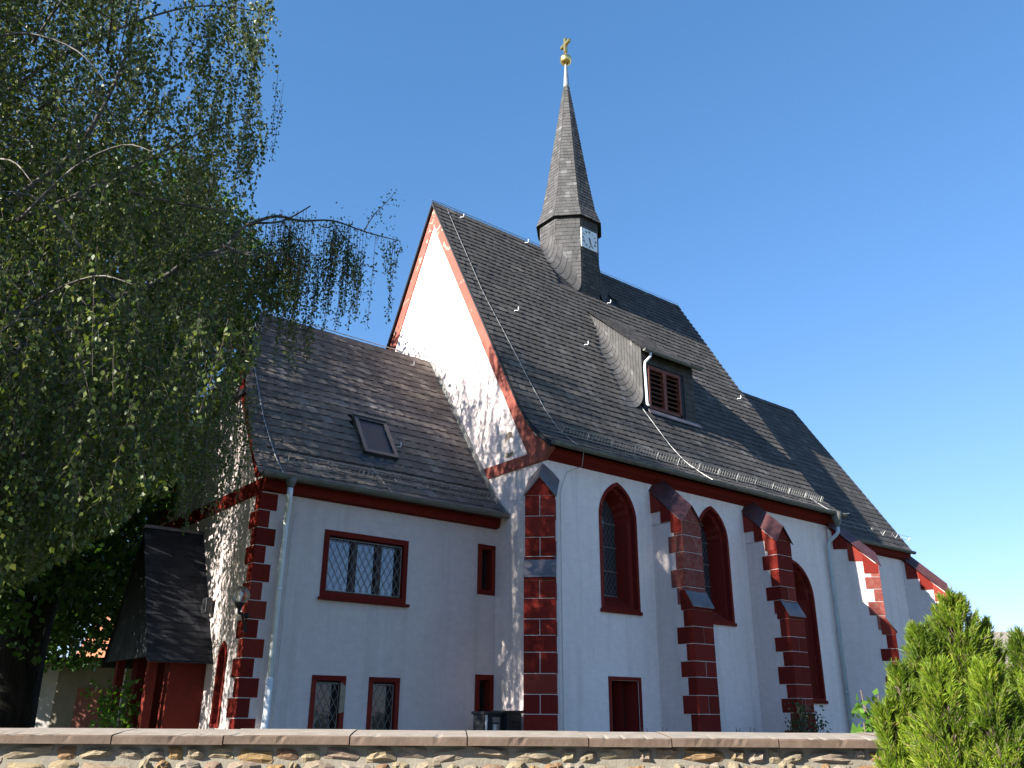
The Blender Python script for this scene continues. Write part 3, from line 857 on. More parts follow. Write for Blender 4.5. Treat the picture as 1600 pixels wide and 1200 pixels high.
# flashing where the annex roof meets the nave gable
q = MB()
for a, b in zip(tl, tl[1:]):
    A, B = PA(-0.015, a), PA(-0.015, b); n_ = Vector((0,-0.8,0.6))
    q.prism([A, B, B+n_*0.12, A+n_*0.12], (-0.05,0,0))
q.build('roof_flashing', MAT['galv'], church)

# --- pointed nave windows -----------------------------------------------------------------
def loft(mb, rings, to3, m=0):
    for (a, ya), (b, yb) in zip(rings, rings[1:]):
        n = len(a)
        for i in range(n):
            j = (i+1) % n
            mb.add([to3(a[i], ya), to3(a[j], ya), to3(b[j], yb), to3(b[i], yb)], [(0,1,2,3)], m)
for idx, (c, hw, z0, zs, zt) in enumerate(WIN):
    z0 += H; zs += H; zt += H
    to3 = lambda q, y: Vector((q[0], y, q[1]))
    k = 0.62 if idx < 2 else 0.7
    def ring(ins, sill, top): return arch(c, hw-ins, z0+sill, zs, zt-top)
    rings = [(ring(-0.0,0.0,0.0), 0.0), (ring(0.0,0.0,0.0), -0.022), (ring(0.07,0.05,0.085), -0.022), (ring(0.075,0.06,0.09), 0.10),
             (ring(0.12,0.10,0.15), 0.13), (ring(0.13,0.12,0.16), 0.16), (ring(hw*(1-k),0.34,hw*(1-k)*1.25), 0.46)]
    mb = MB(); loft(mb, rings, to3)
    mb.box(c-hw-0.03, c+hw+0.03, -0.05, 0.0, z0-0.07, z0+0.0)
    win = mb.build('arched_window', MAT['red'], church)
    g_ = ring(hw*(1-k)-0.005,0.33,hw*(1-k)*1.25-0.01)
    mb = MB(); sheet(mb, g_, [], lambda x, z: (x, 0.455, z)); mb.build('leaded_glass', MAT['lead_glass'], win)
    gx0, gx1 = c-hw*k, c+hw*k; gz0, gz1 = z0+0.34, zt-hw*(1-k)*1.25
    mb = MB()
    def inside(x, z):
        if z < zs: return gx0 < x < gx1 and z > gz0
        f = (z-zs)/(gz1-zs); return abs(x-c) < hw*k*math.sqrt(max(0, 1-f))*0.98
    st = 0.115
    n_ = int((gz1-gz0+gx1-gx0)/st)+2
    for sg in (-1, 1):
        for i in range(-n_, n_):
            pts = []
            for s_ in np.linspace(0, 1, 40):
                x = gx0+(gx1-gx0)*s_; z = gz0+i*st*1.6+sg*(x-c)*1.6
                if inside(x, z): pts.append((x, z))
            if len(pts) > 3: mb.bar((pts[0][0],0.447,pts[0][1]), (pts[-1][0],0.447,pts[-1][1]), 0.005, 0.005, up=(0,1,0))
    zz = gz0
    while zz < gz1-0.1:
        w = hw*k*(1 if zz < zs else math.sqrt(max(0, 1-(zz-zs)/(gz1-zs))))
        mb.bar((c-w,0.435,zz), (c+w,0.435,zz), 0.018, 0.018); zz += 0.52
    mb.build('glazing_bars', MAT['grille'], win)

# --- rectangular windows --------------------------------------------------------------------
def lattice(mb, x0, x1, z0, z1, y, dx, dz, w=0.008):
    """diagonal bars clipped to a rectangle"""
    k = dz/dx
    for sg in (-1, 1):
        lo = int((z0-z1)/dz)-int((x1-x0)/dx)-3
        for i in range(lo, -lo+3):
            zc = (z0+z1)/2+i*dz
            ts = []
            for x in np.linspace(x0, x1, 80):
                z = zc+sg*k*(x-(x0+x1)/2)
                if z0 <= z <= z1: ts.append((x, z))
            if len(ts) > 1: mb.bar((ts[0][0], y, ts[0][1]), (ts[-1][0], y, ts[-1][1]), w, w*0.7, up=(0,1,0))
def rect_window(r, b, y, deep, name, glass='glass_dark', sashes=1, grille=True, sill=False, muls=(), curtain=False):
    x0, x1, z0, z1 = r
    mb = MB(); p = y-0.022
    for q_ in ((x0,x1,z1-b,z1),(x0,x1,z0,z0+b),(x0,x0+b,z0+b,z1-b),(x1-b,x1,z0+b,z1-b)): mb.box(q_[0], q_[1], p, y+0.01, q_[2], q_[3])
    ix0, ix1, iz0, iz1 = x0+b, x1-b, z0+b, z1-b
    rr = [(ix0,iz0),(ix1,iz0),(ix1,iz1),(ix0,iz1)]
    loft(mb, [(rr, y+0.005), (rr, y+deep)], lambda q, yy: Vector((q[0], yy, q[1])))
    if sill: mb.box(x0-0.03, x1+0.05, y-0.09, y+0.01, z0-0.05, z0-0.001)
    w = mb.build(name, MAT['red'], church)
    f = 0.045
    edges = [ix0]+[ix0+(ix1-ix0)*m_ for m_ in muls]+[ix1]
    for a, c_ in zip(edges, edges[1:]):
        t_ = random.uniform(-0.004, 0.004)
        mb = MB(); mb.add([(a,y+deep-0.012,iz0),(c_,y+deep-0.012+t_,iz0),(c_,y+deep-0.012+t_,iz1),(a,y+deep-0.012,iz1)], [(0,1,2,3)])
        mb.build('window_pane', MAT[glass], w)
    mb = MB()
    for a, c_ in zip(edges, edges[1:]):
        for q_ in ((a,c_,iz1-f,iz1),(a,c_,iz0,iz0+f),(a,a+f,iz0+f,iz1-f),(c_-f,c_,iz0+f,iz1-f)): mb.box(q_[0]+0.001, q_[1]-0.001, y+deep-0.05, y+deep-0.012, q_[2]+0.001, q_[3]-0.001)
    for m_ in muls: 
        xm_ = ix0+(ix1-ix0)*m_; mb.box(xm_-0.055, xm_+0.055, y+deep-0.08, y+deep-0.02, iz0+0.002, iz1-0.002)
    mb.build('window_sash', MAT['sash'], w)
    if grille:
        mb = MB(); gy = y+0.03
        gx0, gx1, gz0, gz1 = ix0+0.03, ix1-0.03, iz0+0.03, iz1-0.04
        for a, c_ in (((gx0,gz0),(gx1,gz0)),((gx0,gz1),(gx1,gz1)),((gx0,gz0),(gx0,gz1)),((gx1,gz0),(gx1,gz1))):
            mb.bar((a[0],gy,a[1]), (c_[0],gy,c_[1]), 0.012, 0.012, up=(0,1,0))
        lattice(mb, gx0, gx1, gz0, gz1, gy, 0.14, 0.25)
        mb.build('window_grille', MAT['grille'], w)
    return w
wb = rect_window(AW[0], BW[0], AY, 0.17, 'vestry_window', 'glass', muls=(0.37, 0.70), sill=True)
wb['label'] = 'wide three-part window behind a diamond iron grille'
rect_window(AW[1], BW[1], AY, 0.22, 'slit_window', 'glass_dark', grille=False)
rect_window(AW[2], BW[2], AY, 0.16, 'lower_window', 'glass_dark')
rect_window(AW[3], BW[3], AY, 0.16, 'lower_window', 'glass_dark')
rect_window(AW[4], BW[4], AY, 0.22, 'slit_window', 'glass_dark', grille=False)
# repaired (unpainted) piece on the jamb of the first lower window
q = MB(); x1 = AW[2][1]; q.prism([(x1-0.10,AY-0.026,0.52+H),(x1-0.003,AY-0.026,0.45+H),(x1-0.003,AY-0.026,0.03+H),(x1-0.10,AY-0.026,0.0+H)], (0,0.03,0))
q.build('jamb_repair', MAT['patch'], church)
# low two-light window of the nave
r = (1.68, 2.61, -0.62+H, 0.735+H)
mb = MB(); b = 0.07
for q_ in ((r[0],r[1],r[3]-b,r[3]),(r[0],r[0]+b,r[2]+b,r[3]-b),(r[1]-b,r[1],r[2]+b,r[3]-b),(r[0],r[1],r[2],r[2]+b)): mb.box(q_[0], q_[1], -0.022, 0.01, q_[2], q_[3])
rr = [(r[0]+b,r[2]+b),(r[1]-b,r[2]+b),(r[1]-b,r[3]-b),(r[0]+b,r[3]-b)]
r2 = [(a+(0.10 if i in (0,3) else -0.10), z+(0.28 if i < 2 else -0.06)) for i, (a, z) in enumerate(rr)]
loft(mb, [(rr,0.0),(rr,0.06),(r2,0.34)], lambda q, yy: Vector((q[0], yy, q[1])))
xm = (r[0]+r[1])/2; mb.prism([(xm-0.05,0.30,r[2]+b),(xm,0.06,r[2]+b),(xm+0.05,0.30,r[2]+b)], (0,0,r[3]-r[2]-2*b))
w = mb.build('cellar_window', MAT['red'], church)
mb = MB(); mb.add([(r2[0][0],0.33,r2[0][1]),(r2[1][0],0.33,r2[1][1]),(r2[2][0],0.33,r2[2][1]),(r2[3][0],0.33,r2[3][1])], [(0,1,2,3)]); mb.build('window_pane', MAT['glass_dark'], w)
# lancet in the annex west wall
lo_ = arch(2.42, 0.20, -0.24+H, 0.90+H, 1.17+H, 5)
mb = MB(); to3 = lambda q, x: Vector((x, q[0], q[1]))
li = arch(2.42, 0.09, -0.10+H, 0.88+H, 1.02+H, 5)
sq = [(2.22,-0.24+H),(2.62,-0.24+H)]
loft(mb, [(lo_,AX),(lo_,AX-0.022),(lanc,AX-0.022),(li,AX+0.2)], to3)
w = mb.build('lancet_window', MAT['red'], church)
mb = MB(); sheet(mb, li, [], lambda y, z: (AX+0.19, y, z)); mb.build('window_pane', MAT['glass_dark'], w)

# --- buttresses ------------------------------------------------------------------------------
def buttress(o, d, w, t_up, t_low, z_off, z_eave, z_wall, label=None, faded=False, seed=0, corbels=True, teeth=True, roof='redmetal'):
    """o wall point, d outward; lower stage to z_off, upper stage to the little saddle roof"""
    rnd = random.Random(seed)
    o = Vector((o[0], o[1], 0)); d = Vector((d[0], d[1], 0)).normalized(); a = Vector((-d.y, d.x, 0))
    def P(s_, t, z): return o+a*s_+d*t+Vector((0,0,z))
    hw = w/2
    core = MB()
    core.obox(P(-hw,-0.3,0), a*w, d*(t_low+0.3), Vector((0,0,z_off)))
    core.obox(P(-hw+0.01,-0.3,z_off-0.01), a*(w-0.02), d*(t_up+0.3), Vector((0,0,z_eave-z_off+0.02)))
    # sloping white cheek above the eave line up to the wall
    core.prism([P(-hw+0.01,0,z_eave), P(-hw+0.01,t_up,z_eave), P(-hw+0.01,-0.1,z_wall-0.02), P(-hw+0.01,-0.1,z_eave)], a*(w-0.02))
    but = core.build('buttress', MAT['render'], church)
    if label: but['label'] = label
    e = 0.014; gap = 0.011
    mred = MAT['red']; mup = MAT['redfade'] if faded else MAT['red']
    def rows(za, zb, tf, m, ww):
        n = max(1, round((zb-za)/0.345)); hh = (zb-za)/n; z = za
        hs = [hh*rnd.uniform(0.85,1.15) for _ in range(n)]; k = (zb-za)/sum(hs)
        for i in range(n):
            h_ = hs[i]*k; dbl = i % 2
            tooth = (0.40 if dbl else 0.22)*rnd.uniform(0.92,1.08) if teeth else 0.3
            spans = [(-ww-e, -gap/2), (gap/2, ww+e)] if dbl else [(-ww-e, ww+e)]
            for p, q_ in spans:
                b_ = MB(); ex = rnd.uniform(-0.003, 0.004)
                b_.obox(P(p, tf-tooth, z+gap/2), a*(q_-p), d*(tooth+e+ex), Vector((0,0,h_-gap)))
                b_.build('stone_block', m, but, bevel=0.006)
            # mortar joint, slightly behind the stones
            z += h_
    rows(0.0, z_off-0.1, t_low, mred, hw)
    rows(z_off+0.02, z_eave, t_up, mup, hw-0.01)
    jm = MB()
    jm.obox(P(-hw-0.004,t_low-0.2,0.0), a*(w+0.008), d*(0.2+0.006), Vector((0,0,z_off-0.1)))
    jm.obox(P(-hw+0.006,t_up-0.2,z_off+0.02), a*(w-0.012), d*(0.2+0.006), Vector((0,0,z_eave-z_off-0.02)))
    jm.build('joints', MAT['mortar'], but)
    # offset: sloping lead sheet and red moulding below it
    q = MB(); q.prism([P(-hw-0.03,t_low+0.06,z_off-0.02), P(-hw-0.03,t_up-0.02,z_off+0.36), P(-hw-0.03,t_up-0.02,z_off+0.33), P(-hw-0.03,t_low+0.06,z_off-0.05)], a*(w+0.06))
    q.build('offset_sheet', MAT['lead'], but)
    q = MB(); q.prism([P(-hw-0.012,t_low+0.03,z_off-0.10), P(-hw-0.012,t_low+0.03,z_off-0.05), P(-hw-0.012,t_up,z_off+0.31), P(-hw-0.012,t_up-0.15,z_off+0.31), P(-hw-0.012,t_up-0.15,z_off-0.10)], a*(w+0.024))
    q.build('offset_moulding', mred, but)
    # saddle roof falling outwards
    rise = 0.39; ov = 0.035; tf = t_up+0.06
    sl = (z_wall-z_eave)/(t_up+0.0)
    def zr(t): return z_eave+sl*(t_up-t)
    q = MB()
    for sg in (-1, 1):
        e0 = P(sg*(hw+ov), tf, zr(tf)+0.0-0.06+0.04); e1 = P(sg*(hw+ov), -0.06, zr(-0.06)-0.02)
        r0 = P(0, tf, zr(tf)+rise); r1 = P(0, -0.06, zr(-0.06)+rise)
        n_ = (e1-e0).cross(r0-e0).normalized()
        if n_.z < 0: n_ = -n_
        q.prism([e0, r0, r1, e1], n_*0.016)
    q.build('saddle_roof', MAT[roof], but)
    q = MB()
    q.prism([P(-hw-0.012,t_up-0.2,z_eave), P(hw+0.012,t_up-0.2,z_eave), P(0,t_up-0.2,z_eave+rise-0.035)], d*(0.2+0.016))
    q.build('gable_stone', mup, but)
    if corbels:
        n = 3
        for i in range(n):
            ta, tb = t_up*(i/n)*0.98, t_up*((i+1)/n)*0.98
            for sg in (-1, 1):
                q = MB(); zt_ = zr(tb)-0.03
                q.prism([P(sg*(hw-0.02),ta,zr(ta)-0.05), P(sg*(hw-0.02),tb,zr(tb)-0.05), P(sg*(hw-0.02),tb,zr(tb)-0.26), P(sg*(hw-0.02),ta,zr(tb)-0.26)], a*sg*0.035)
                q.build('corbel_stone', mred, but)
    return but
buttress((0.10,0.10), (-1,-1), 0.56, 1.02, 1.14, 2.42+H, 3.95+H, 4.50+H, 'corner buttress of red blocks with white joints', seed=1, corbels=False, roof='lead')
buttress((3.50,0), (0,-1), 0.62, 0.86, 1.0, 2.17+H, 3.97+H, 4.78+H, 'buttress with pink weathered upper stones', faded=True, seed=2)
buttress((6.86,0), (0,-1), 0.60, 0.86, 1.0, 2.22+H, 3.97+H, 4.78+H, seed=3)
buttress((NE-0.05,0.05), (1,-1), 0.56, 1.10, 1.28, 2.12+H, 3.85+H, 4.85+H, faded=True, seed=4)
b4 = octc(0, CR-0.05)
buttress((b4.x, b4.y), (math.cos(R_(-60)), math.sin(R_(-60))), 0.56, 1.15, 1.3, 2.1+H, 3.85+H, 5.0+H, seed=5)

# --- quoins of the annex corner -----------------------------------------------------------------
z = 0.0; i = 0; quo = MB()
quo.box(AX-0.005, AX+0.20, AY-0.005, AY+0.20, 0.0, 3.68+H)
quoin = quo.build('quoin_joints', MAT['mortar'], church)
nq = 17; hq = (3.68+H)/nq
for i in range(nq):
    lng = i % 2 == 0
    lx, ly = (0.33, 0.20) if lng else (0.20, 0.36)
    lx *= random.uniform(0.94,1.06); ly *= random.uniform(0.94,1.06)
    q = MB(); z = i*hq
    q.box(AX-0.018, AX+lx, AY-0.018, AY+ly, z+0.007, z+hq-0.007)
    q.build('quoin_stone', MAT['red'], quoin, bevel=0.006)

# --- gutters, downpipes --------------------------------------------------------------------------
gutter('nave_gutter', (-0.08,-0.40,5.21+H), (NE+0.12,-0.40,5.21+H), church)
gutter('annex_gutter', (AX-0.2,AY-0.42,3.94+H), (-0.02,AY-0.42,3.94+H), church, 0.08)
gutter('choir_gutter', (NE+0.3,CC.y-CA-0.02,CZ0+0.0), (cc[0].x+0.05,CC.y-CA-0.02,CZ0+0.0), church)
q = MB(); px_ = -4.94
q.lathe([(0.10,0.0),(0.095,-0.06),(0.06,-0.16),(0.05,-0.18)], (px_,AY-0.42,3.90+H), 12)
q.build('outlet_funnel', MAT['zinc'], church, smooth=True)
q = MB(); q.tube([(px_,AY-0.42,3.75+H),(px_,AY-0.42,3.58+H),(px_+0.03,AY-0.36,3.49+H),(px_+0.10,AY-0.17,3.22+H),(px_+0.11,AY-0.13,3.10+H),(px_+0.11,AY-0.13,0.15)], 0.052, 12)
for zz in (0.3, 2.0, 3.2): q.tube([(px_+0.11,AY-0.13,zz+H-0.02),(px_+0.11,AY-0.13,zz+H+0.02)], 0.058, 12)
q.tube([(px_+0.11,AY-0.13,0.0),(px_+0.11,AY-0.13,0.55+H)], 0.060, 12)
q.build('annex_downpipe', MAT['pipe'], church, smooth=True)
q = MB(); px_ = NE-0.32
q.lathe([(0.13,0.10),(0.125,-0.05),(0.06,-0.26),(0.05,-0.3)], (px_,-0.40,5.12+H), 12)
q.build('outlet_funnel', MAT['zinc'], church, smooth=True)
q = MB(); q.tube([(px_,-0.40,4.86+H),(px_,-0.40,4.70+H),(px_-0.02,-0.35,4.62+H),(px_-0.10,-0.16,4.45+H),(px_-0.10,-0.11,4.34+H),(px_-0.10,-0.11,0.1)], 0.05, 12)
for zz in (0.6, 2.2, 3.9): q.tube([(px_-0.10,-0.11,zz+H-0.02),(px_-0.10,-0.11,zz+H+0.02)], 0.056, 12)
q.build('nave_downpipe', mat_plain('blue_grey_pipe', (0.42,0.47,0.50), 0.5, 0, 0.15, 3), church, smooth=True)

# --- snow guards -----------------------------------------------------------------------------------
def snow_guard(name, P, u0, u1, t, h, parent, step=0.095):
    e = 1e-3; c = P(u0, t); nrm = (P(u0+e,t)-c).cross(P(u0,t+e)-c).normalized()
    if nrm.z < 0: nrm = -nrm
    up = (nrm+Vector((0,0,0.5))).normalized()
    q = MB()
    for f in (0.25, 1.0): q.tube([P(u0,t)+up*h*f, P(u1,t)+up*h*f], 0.006, 5)
    n = int((u1-u0)/step)
    for i in range(n+1):
        u = u0+(u1-u0)*i/n; q.bar(P(u,t)+up*h*0.25, P(u,t)+up*h, 0.005)
    k = max(2, int((u1-u0)/0.75))
    for i in range(k+1):
        u = u0+(u1-u0)*(i+0.1)/(k+0.2)
        q.bar(P(u,t)-nrm*0.0, P(u,t)+up*(h+0.01), 0.018, 0.006, up=(1,0,0)); q.bar(P(u,t+0.14)+nrm*0.02, P(u,t-0.05)+nrm*0.022, 0.02, 0.005, up=nrm)
    q.build(name, MAT['galv'], parent)
snow_guard('snow_guard', PN, 0.55, NE-0.1, 0.62, 0.20, church)
snow_guard('snow_guard', PA, -4.95, -0.12, 0.50, 0.20, church)
def PC(u, t): f = t/(rw-s0).length; return Vector((u, s0.y+(rw.y-s0.y)*f, s0.z+(rw.z-s0.z)*f))
snow_guard('snow_guard', PC, NE+1.0, cc[0].x+0.3, 0.5, 0.17, church, 0.6)

# --- lightning conductor and roof hooks ---------------------------------------------------------------
def on_roof(P, pts, lift=0.045, sag=0.0):
    out = []
    for (u0, t0), (u1, t1) in zip(pts, pts[1:]):
        for i in range(8):
            f = i/8; u, t = u0+(u1-u0)*f, t0+(t1-t0)*f
            p = P(u, t); out.append(p+Vector((0.01*math.sin(9*f+u0), -0.6, 0.4))*lift)
    u, t = pts[-1]; out.append(P(u,t)+Vector((0,-0.6,0.4))*lift)
    return out
def wire(pts, r):
    m_ = MB(); m_.tube(pts, r, 5); m_.build('lightning_wire', MAT['wire'], church)
wire(on_roof(PN, [(0.35,LN-0.1),(0.32,LN*0.6),(0.55,LN*0.25),(0.78,0.05)]), 0.007)
wire([(XW-0.05,4.59,13.45+H+0.02),(0.2,4.59,13.50+H),(4.2,4.59,13.50+H)], 0.012)
wire([(6.3,4.59,13.50+H),(xE(LN),4.59,13.50+H)], 0.008)
wire(on_roof(PN, [(4.42,2.78),(4.80,1.3),(5.2,0.10)], 0.05), 0.007)
wire(on_roof(PA, [(-4.62,LA-0.2),(-5.12,LA*0.6),(-5.15,LA*0.3),(-5.05,0.1)], 0.05), 0.011)
wire([(-4.6,4.42,8.57+H),(-0.05,4.42,8.57+H)], 0.012)
wire(on_roof(PA, [(-3.02,0.98),(-2.78,0.12)], 0.03), 0.008)
wire([(0.78,-0.42,5.25+H),(0.80,-0.32,4.85+H),(0.62,-0.03,4.75+H),(0.44,-0.03,4.3+H),(0.44,-0.03,0.1)], 0.007)
wire([(-4.62,AY-0.05,3.4+H),(-4.66,AY-0.03,3.0+H),(-4.66,AY-0.03,0.4)], 0.005)
wire(on_roof(PN, [(NE-0.5,0.75),(NE-0.35,0.1)], 0.05)+[Vector((NE-0.05,-0.5,5.2+H)), Vector((NE+0.15,-0.52,5.24+H))], 0.014)
hm = None
for u, t, P in [(1.2,LN*0.55,PN),(3.4,LN*0.5,PN),(5.75,LN*0.80,PN),(9.9,LN*0.5,PN),(0.75,LN-0.3,PN),(3.2,LN-0.15,PN),(-0.8,LA-0.45,PA),(-2.2,LA*0.3,PA),(-5.0,LA*0.86,PA)]:
    c = P(u, t)
    if hm is None:
        q = MB(); q.tube([Vector((0,0,0)), Vector((0,-0.04,0.03)), Vector((0.05,-0.10,0.02)), Vector((0.055,-0.12,0.05)), Vector((0.055,-0.115,0.12))], 0.011, 5)
        o = q.build('roof_hook', MAT['pipe'], church); hm = o.data
    else: o = link('roof_hook', hm, church)
    o.location = c
# skylight
y0, y1 = SK[2], SK[3]
def PS(u, y, n=0.0):
    z = 4.46+H+(y-1.70)*(8.48-4.46)/(4.42-1.70); return Vector((u, y, z))+Vector((0,-0.825,0.565))*n
q = MB()
for (ua, ub, ya, yb) in ((SK[0],SK[1],y1-0.05,y1),(SK[0],SK[1],y0,y0+0.05),(SK[0],SK[0]+0.09,y0+0.05,y1-0.05),(SK[1]-0.09,SK[1],y0+0.05,y1-0.05)):
    q.obox(PS(ua,ya,-0.05), Vector((ub-ua,0,0)), PS(0,yb)-PS(0,ya), Vector((0,-0.825,0.565))*0.17)
q.obox(PS(SK[0]-0.1,y0-0.12,0.005), Vector((SK[1]-SK[0]+0.2,0,0)), PS(0,y0)-PS(0,y0-0.12), Vector((0,-0.825,0.565))*0.03)
skl = q.build('skylight', mat_plain('grey_skylight_metal', (0.075,0.077,0.082), 0.4, 0.5, 0.15, 4), church)
q = MB(); q.add([PS(SK[0]+0.08,y0+0.04,0.09), PS(SK[1]-0.08,y0+0.04,0.09), PS(SK[1]-0.08,y1-0.04,0.09), PS(SK[0]+0.08,y1-0.04,0.09)], [(0,1,2,3)])
q.build('skylight_pane', MAT['glass_dark'], skl)
q = MB(); q.obox(PS(SK[0]-0.01,y1-0.005,0.10), Vector((SK[1]-SK[0]+0.02,0,0)), PS(0,y1+0.035)-PS(0,y1), Vector((0,-0.825,0.565))*0.045); q.build('skylight_top_strip', MAT['zinc'], skl)

# --- porch on the annex west side -------------------------------------------------------------------------
PX0, PYR, PYE = -6.42, 4.31, 2.87
zr_, ze_ = 3.34+H, 0.83+H

sl_ = Vector((0, PYR-PYE, zr_-ze_))
q = MB()
for sg in (1, -1):
    yy = (lambda v: v) if sg > 0 else (lambda v: 2*PYR-v)
    q.prism([(PX0,yy(PYE),ze_),(AX,yy(PYE),ze_),(AX,yy(PYR),zr_),(PX0,yy(PYR),zr_)], (0,-sg*0.02,-0.03))
q.prism([(PX0+0.06,PYE+0.1,ze_+0.1),(PX0+0.06,2*PYR-PYE-0.1,ze_+0.1),(PX0+0.06,PYR,zr_-0.05)], (0.05,0,0))
porch = q.build('porch', MAT['underlay'], church)
porch['label'] = 'dark steep-roofed porch with red walls'
for y_ in (PYE+0.30, 2*PYR-PYE-0.62):
    q = MB(); q.box(PX0+0.50, AX, y_, y_+0.32, 0.0, ze_+0.45); q.build('porch_wall', MAT['redwall'], porch)
    q = MB(); q.box(PX0+0.16, PX0+0.30, y_+0.08, y_+0.24, 0.0, ze_+0.30); q.build('porch_post', MAT['redwall'], porch)
q = MB(); q.box(AX-0.06, AX-0.01, PYR-0.6, PYR+0.6, 0.0, 2.2); q.build('porch_door', MAT['wood'], porch)
mb = MB(); patch(mb, (PX0-0.02,PYE,ze_), (AX+0.0,PYE,ze_), (AX,PYR,zr_), (PX0-0.02,PYR,zr_), 0.155, 0.22, 0.08, 0.010, 0.002)
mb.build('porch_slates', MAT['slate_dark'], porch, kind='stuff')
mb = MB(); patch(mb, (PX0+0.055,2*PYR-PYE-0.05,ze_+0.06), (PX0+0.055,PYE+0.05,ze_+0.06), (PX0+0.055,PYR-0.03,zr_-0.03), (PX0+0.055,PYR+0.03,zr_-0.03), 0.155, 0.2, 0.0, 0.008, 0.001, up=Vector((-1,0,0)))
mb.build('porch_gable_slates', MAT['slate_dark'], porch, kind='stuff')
q = MB(); q.obox((PX0-0.03,PYR-0.07,zr_-0.03), (AX-PX0+0.03,0,0), (0,0.14,0), (0,0,0.06)); q.build('porch_ridge', MAT['lead'], porch)

# ------------------------------------------------------------------ wall lamp and floodlight
lp = Vector((AX-0.02, AY-0.0, 1.50+H))
lamp = thing('wall_lamp', lp, 'clear glass globe lamp on a black bracket at the quoined annex corner', 'lamp')
gc = Vector((-5.50, 1.41, 1.84+H))
q = MB(); q.tube([lp+Vector((-0.0,-0.03,-0.16)), lp+Vector((-0.06,-0.05,-0.05)), lp+Vector((-0.10,-0.07,0.04))], 0.022, 8)
q.tube([lp+Vector((0.0,-0.03,0.02)), lp+Vector((-0.12,-0.08,0.05)), gc+Vector((0,0,-0.28)), gc+Vector((0,0,-0.20))], 0.026, 8)
q.lathe([(0.035,0.0),(0.075,0.07),(0.085,0.10),(0.03,0.11)], gc+Vector((0,0,-0.22)), 14)
q.tube([lp+Vector((0.01,-0.02,-0.20)), lp+Vector((-0.012,-0.026,-0.20))], 0.05, 10)
q.tube([lp+Vector((0.01,-0.02,0.03)), lp+Vector((-0.012,-0.026,0.03))], 0.05, 10)
q.build('bracket', MAT['iron'], lamp, smooth=False)
q = MB(); q.lathe([(0.155*math.sin(math.pi*(i+0.2)/14.4), -0.155*math.cos(math.pi*(i+0.2)/14.4)) for i in range(15)], gc, 22); q.build('glass_globe', MAT['clear'], lamp, smooth=True)
q = MB(); q.lathe([(0.02,-0.11),(0.022,-0.05),(0.036,-0.01),(0.04,0.025),(0.028,0.055),(0.01,0.065)], gc, 14); q.build('bulb', MAT['white'], lamp, smooth=True)
fl = thing('floodlight', (AX-0.1,3.22,1.83+H), 'small dark floodlight box on the annex wall beside the porch roof', 'floodlight')
q = MB(); q.box(AX-0.17, AX-0.05, 3.13, 3.33, 1.70+H, 1.97+H); q.build('housing', MAT['greybox'], fl, bevel=0.01)
q = MB(); q.box(AX-0.185, AX-0.165, 3.16, 3.30, 1.73+H, 1.94+H); q.build('lens', MAT['glass_dark'], fl)
q = MB(); q.box(AX-0.05, AX+0.0, 3.20, 3.26, 1.78+H, 1.88+H); q.build('mount', MAT['iron'], fl)

# ------------------------------------------------------------------ bin cabinets by the corner
def cabinet(x0, x1, y0, y1, zt, label, sticker):
    c = thing('bin_cabinet', ((x0+x1)/2,(y0+y1)/2,0), label, 'cabinet', 'bin cabinets at the nave corner')
    q = MB(); q.box(x0, x1, y0, y1, 0.05, zt-0.05); q.build('body', MAT['greybox'], c, bevel=0.012)
    q = MB(); q.box(x0-0.03, x1+0.03, y0-0.03, y1+0.03, zt-0.05, zt); q.build('lid', MAT['greybox'], c, bevel=0.012)
    for xx in (x0+0.02, x1-0.06):
        for yy in (y0+0.02, y1-0.06):
            q = MB(); q.box(xx, xx+0.04, yy, yy+0.04, 0, 0.06); q.build('foot', MAT['iron'], c)
    q = MB(); q.tube([(x0+0.1,y0-0.02,zt-0.2),(x0+0.1,y0-0.05,zt-0.2),(x0+0.24,y0-0.05,zt-0.2),(x0+0.24,y0-0.02,zt-0.2)], 0.01, 6); q.build('handle', MAT['iron'], c)
    if sticker:
        q = MB(); q.box(x0-0.016, x0, y0-0.016, y0+0.03, 0.05, zt-0.06); q.build('corner_post', MAT['pipe'], c)
        q = MB(); q.box(x0+0.12, x1-0.06, y0-0.012, y0-0.003, 0.2, zt-0.1); q.build('front_panel', MAT['galv'], c)
        q = MB(); q.box(x0+0.14, x0+0.21, y0-0.016, y0-0.012, zt-0.32, zt-0.22); q.build('sticker', MAT['white'], c)
cabinet(-1.02, -0.68, 0.42, 0.85, 0.055+H, 'grey bin cabinet with pale front panel and white sticker', True)
cabinet(-0.58, -0.24, 0.38, 0.80, 0.075+H, 'plain dark bin cabinet nearest the red corner buttress', False)

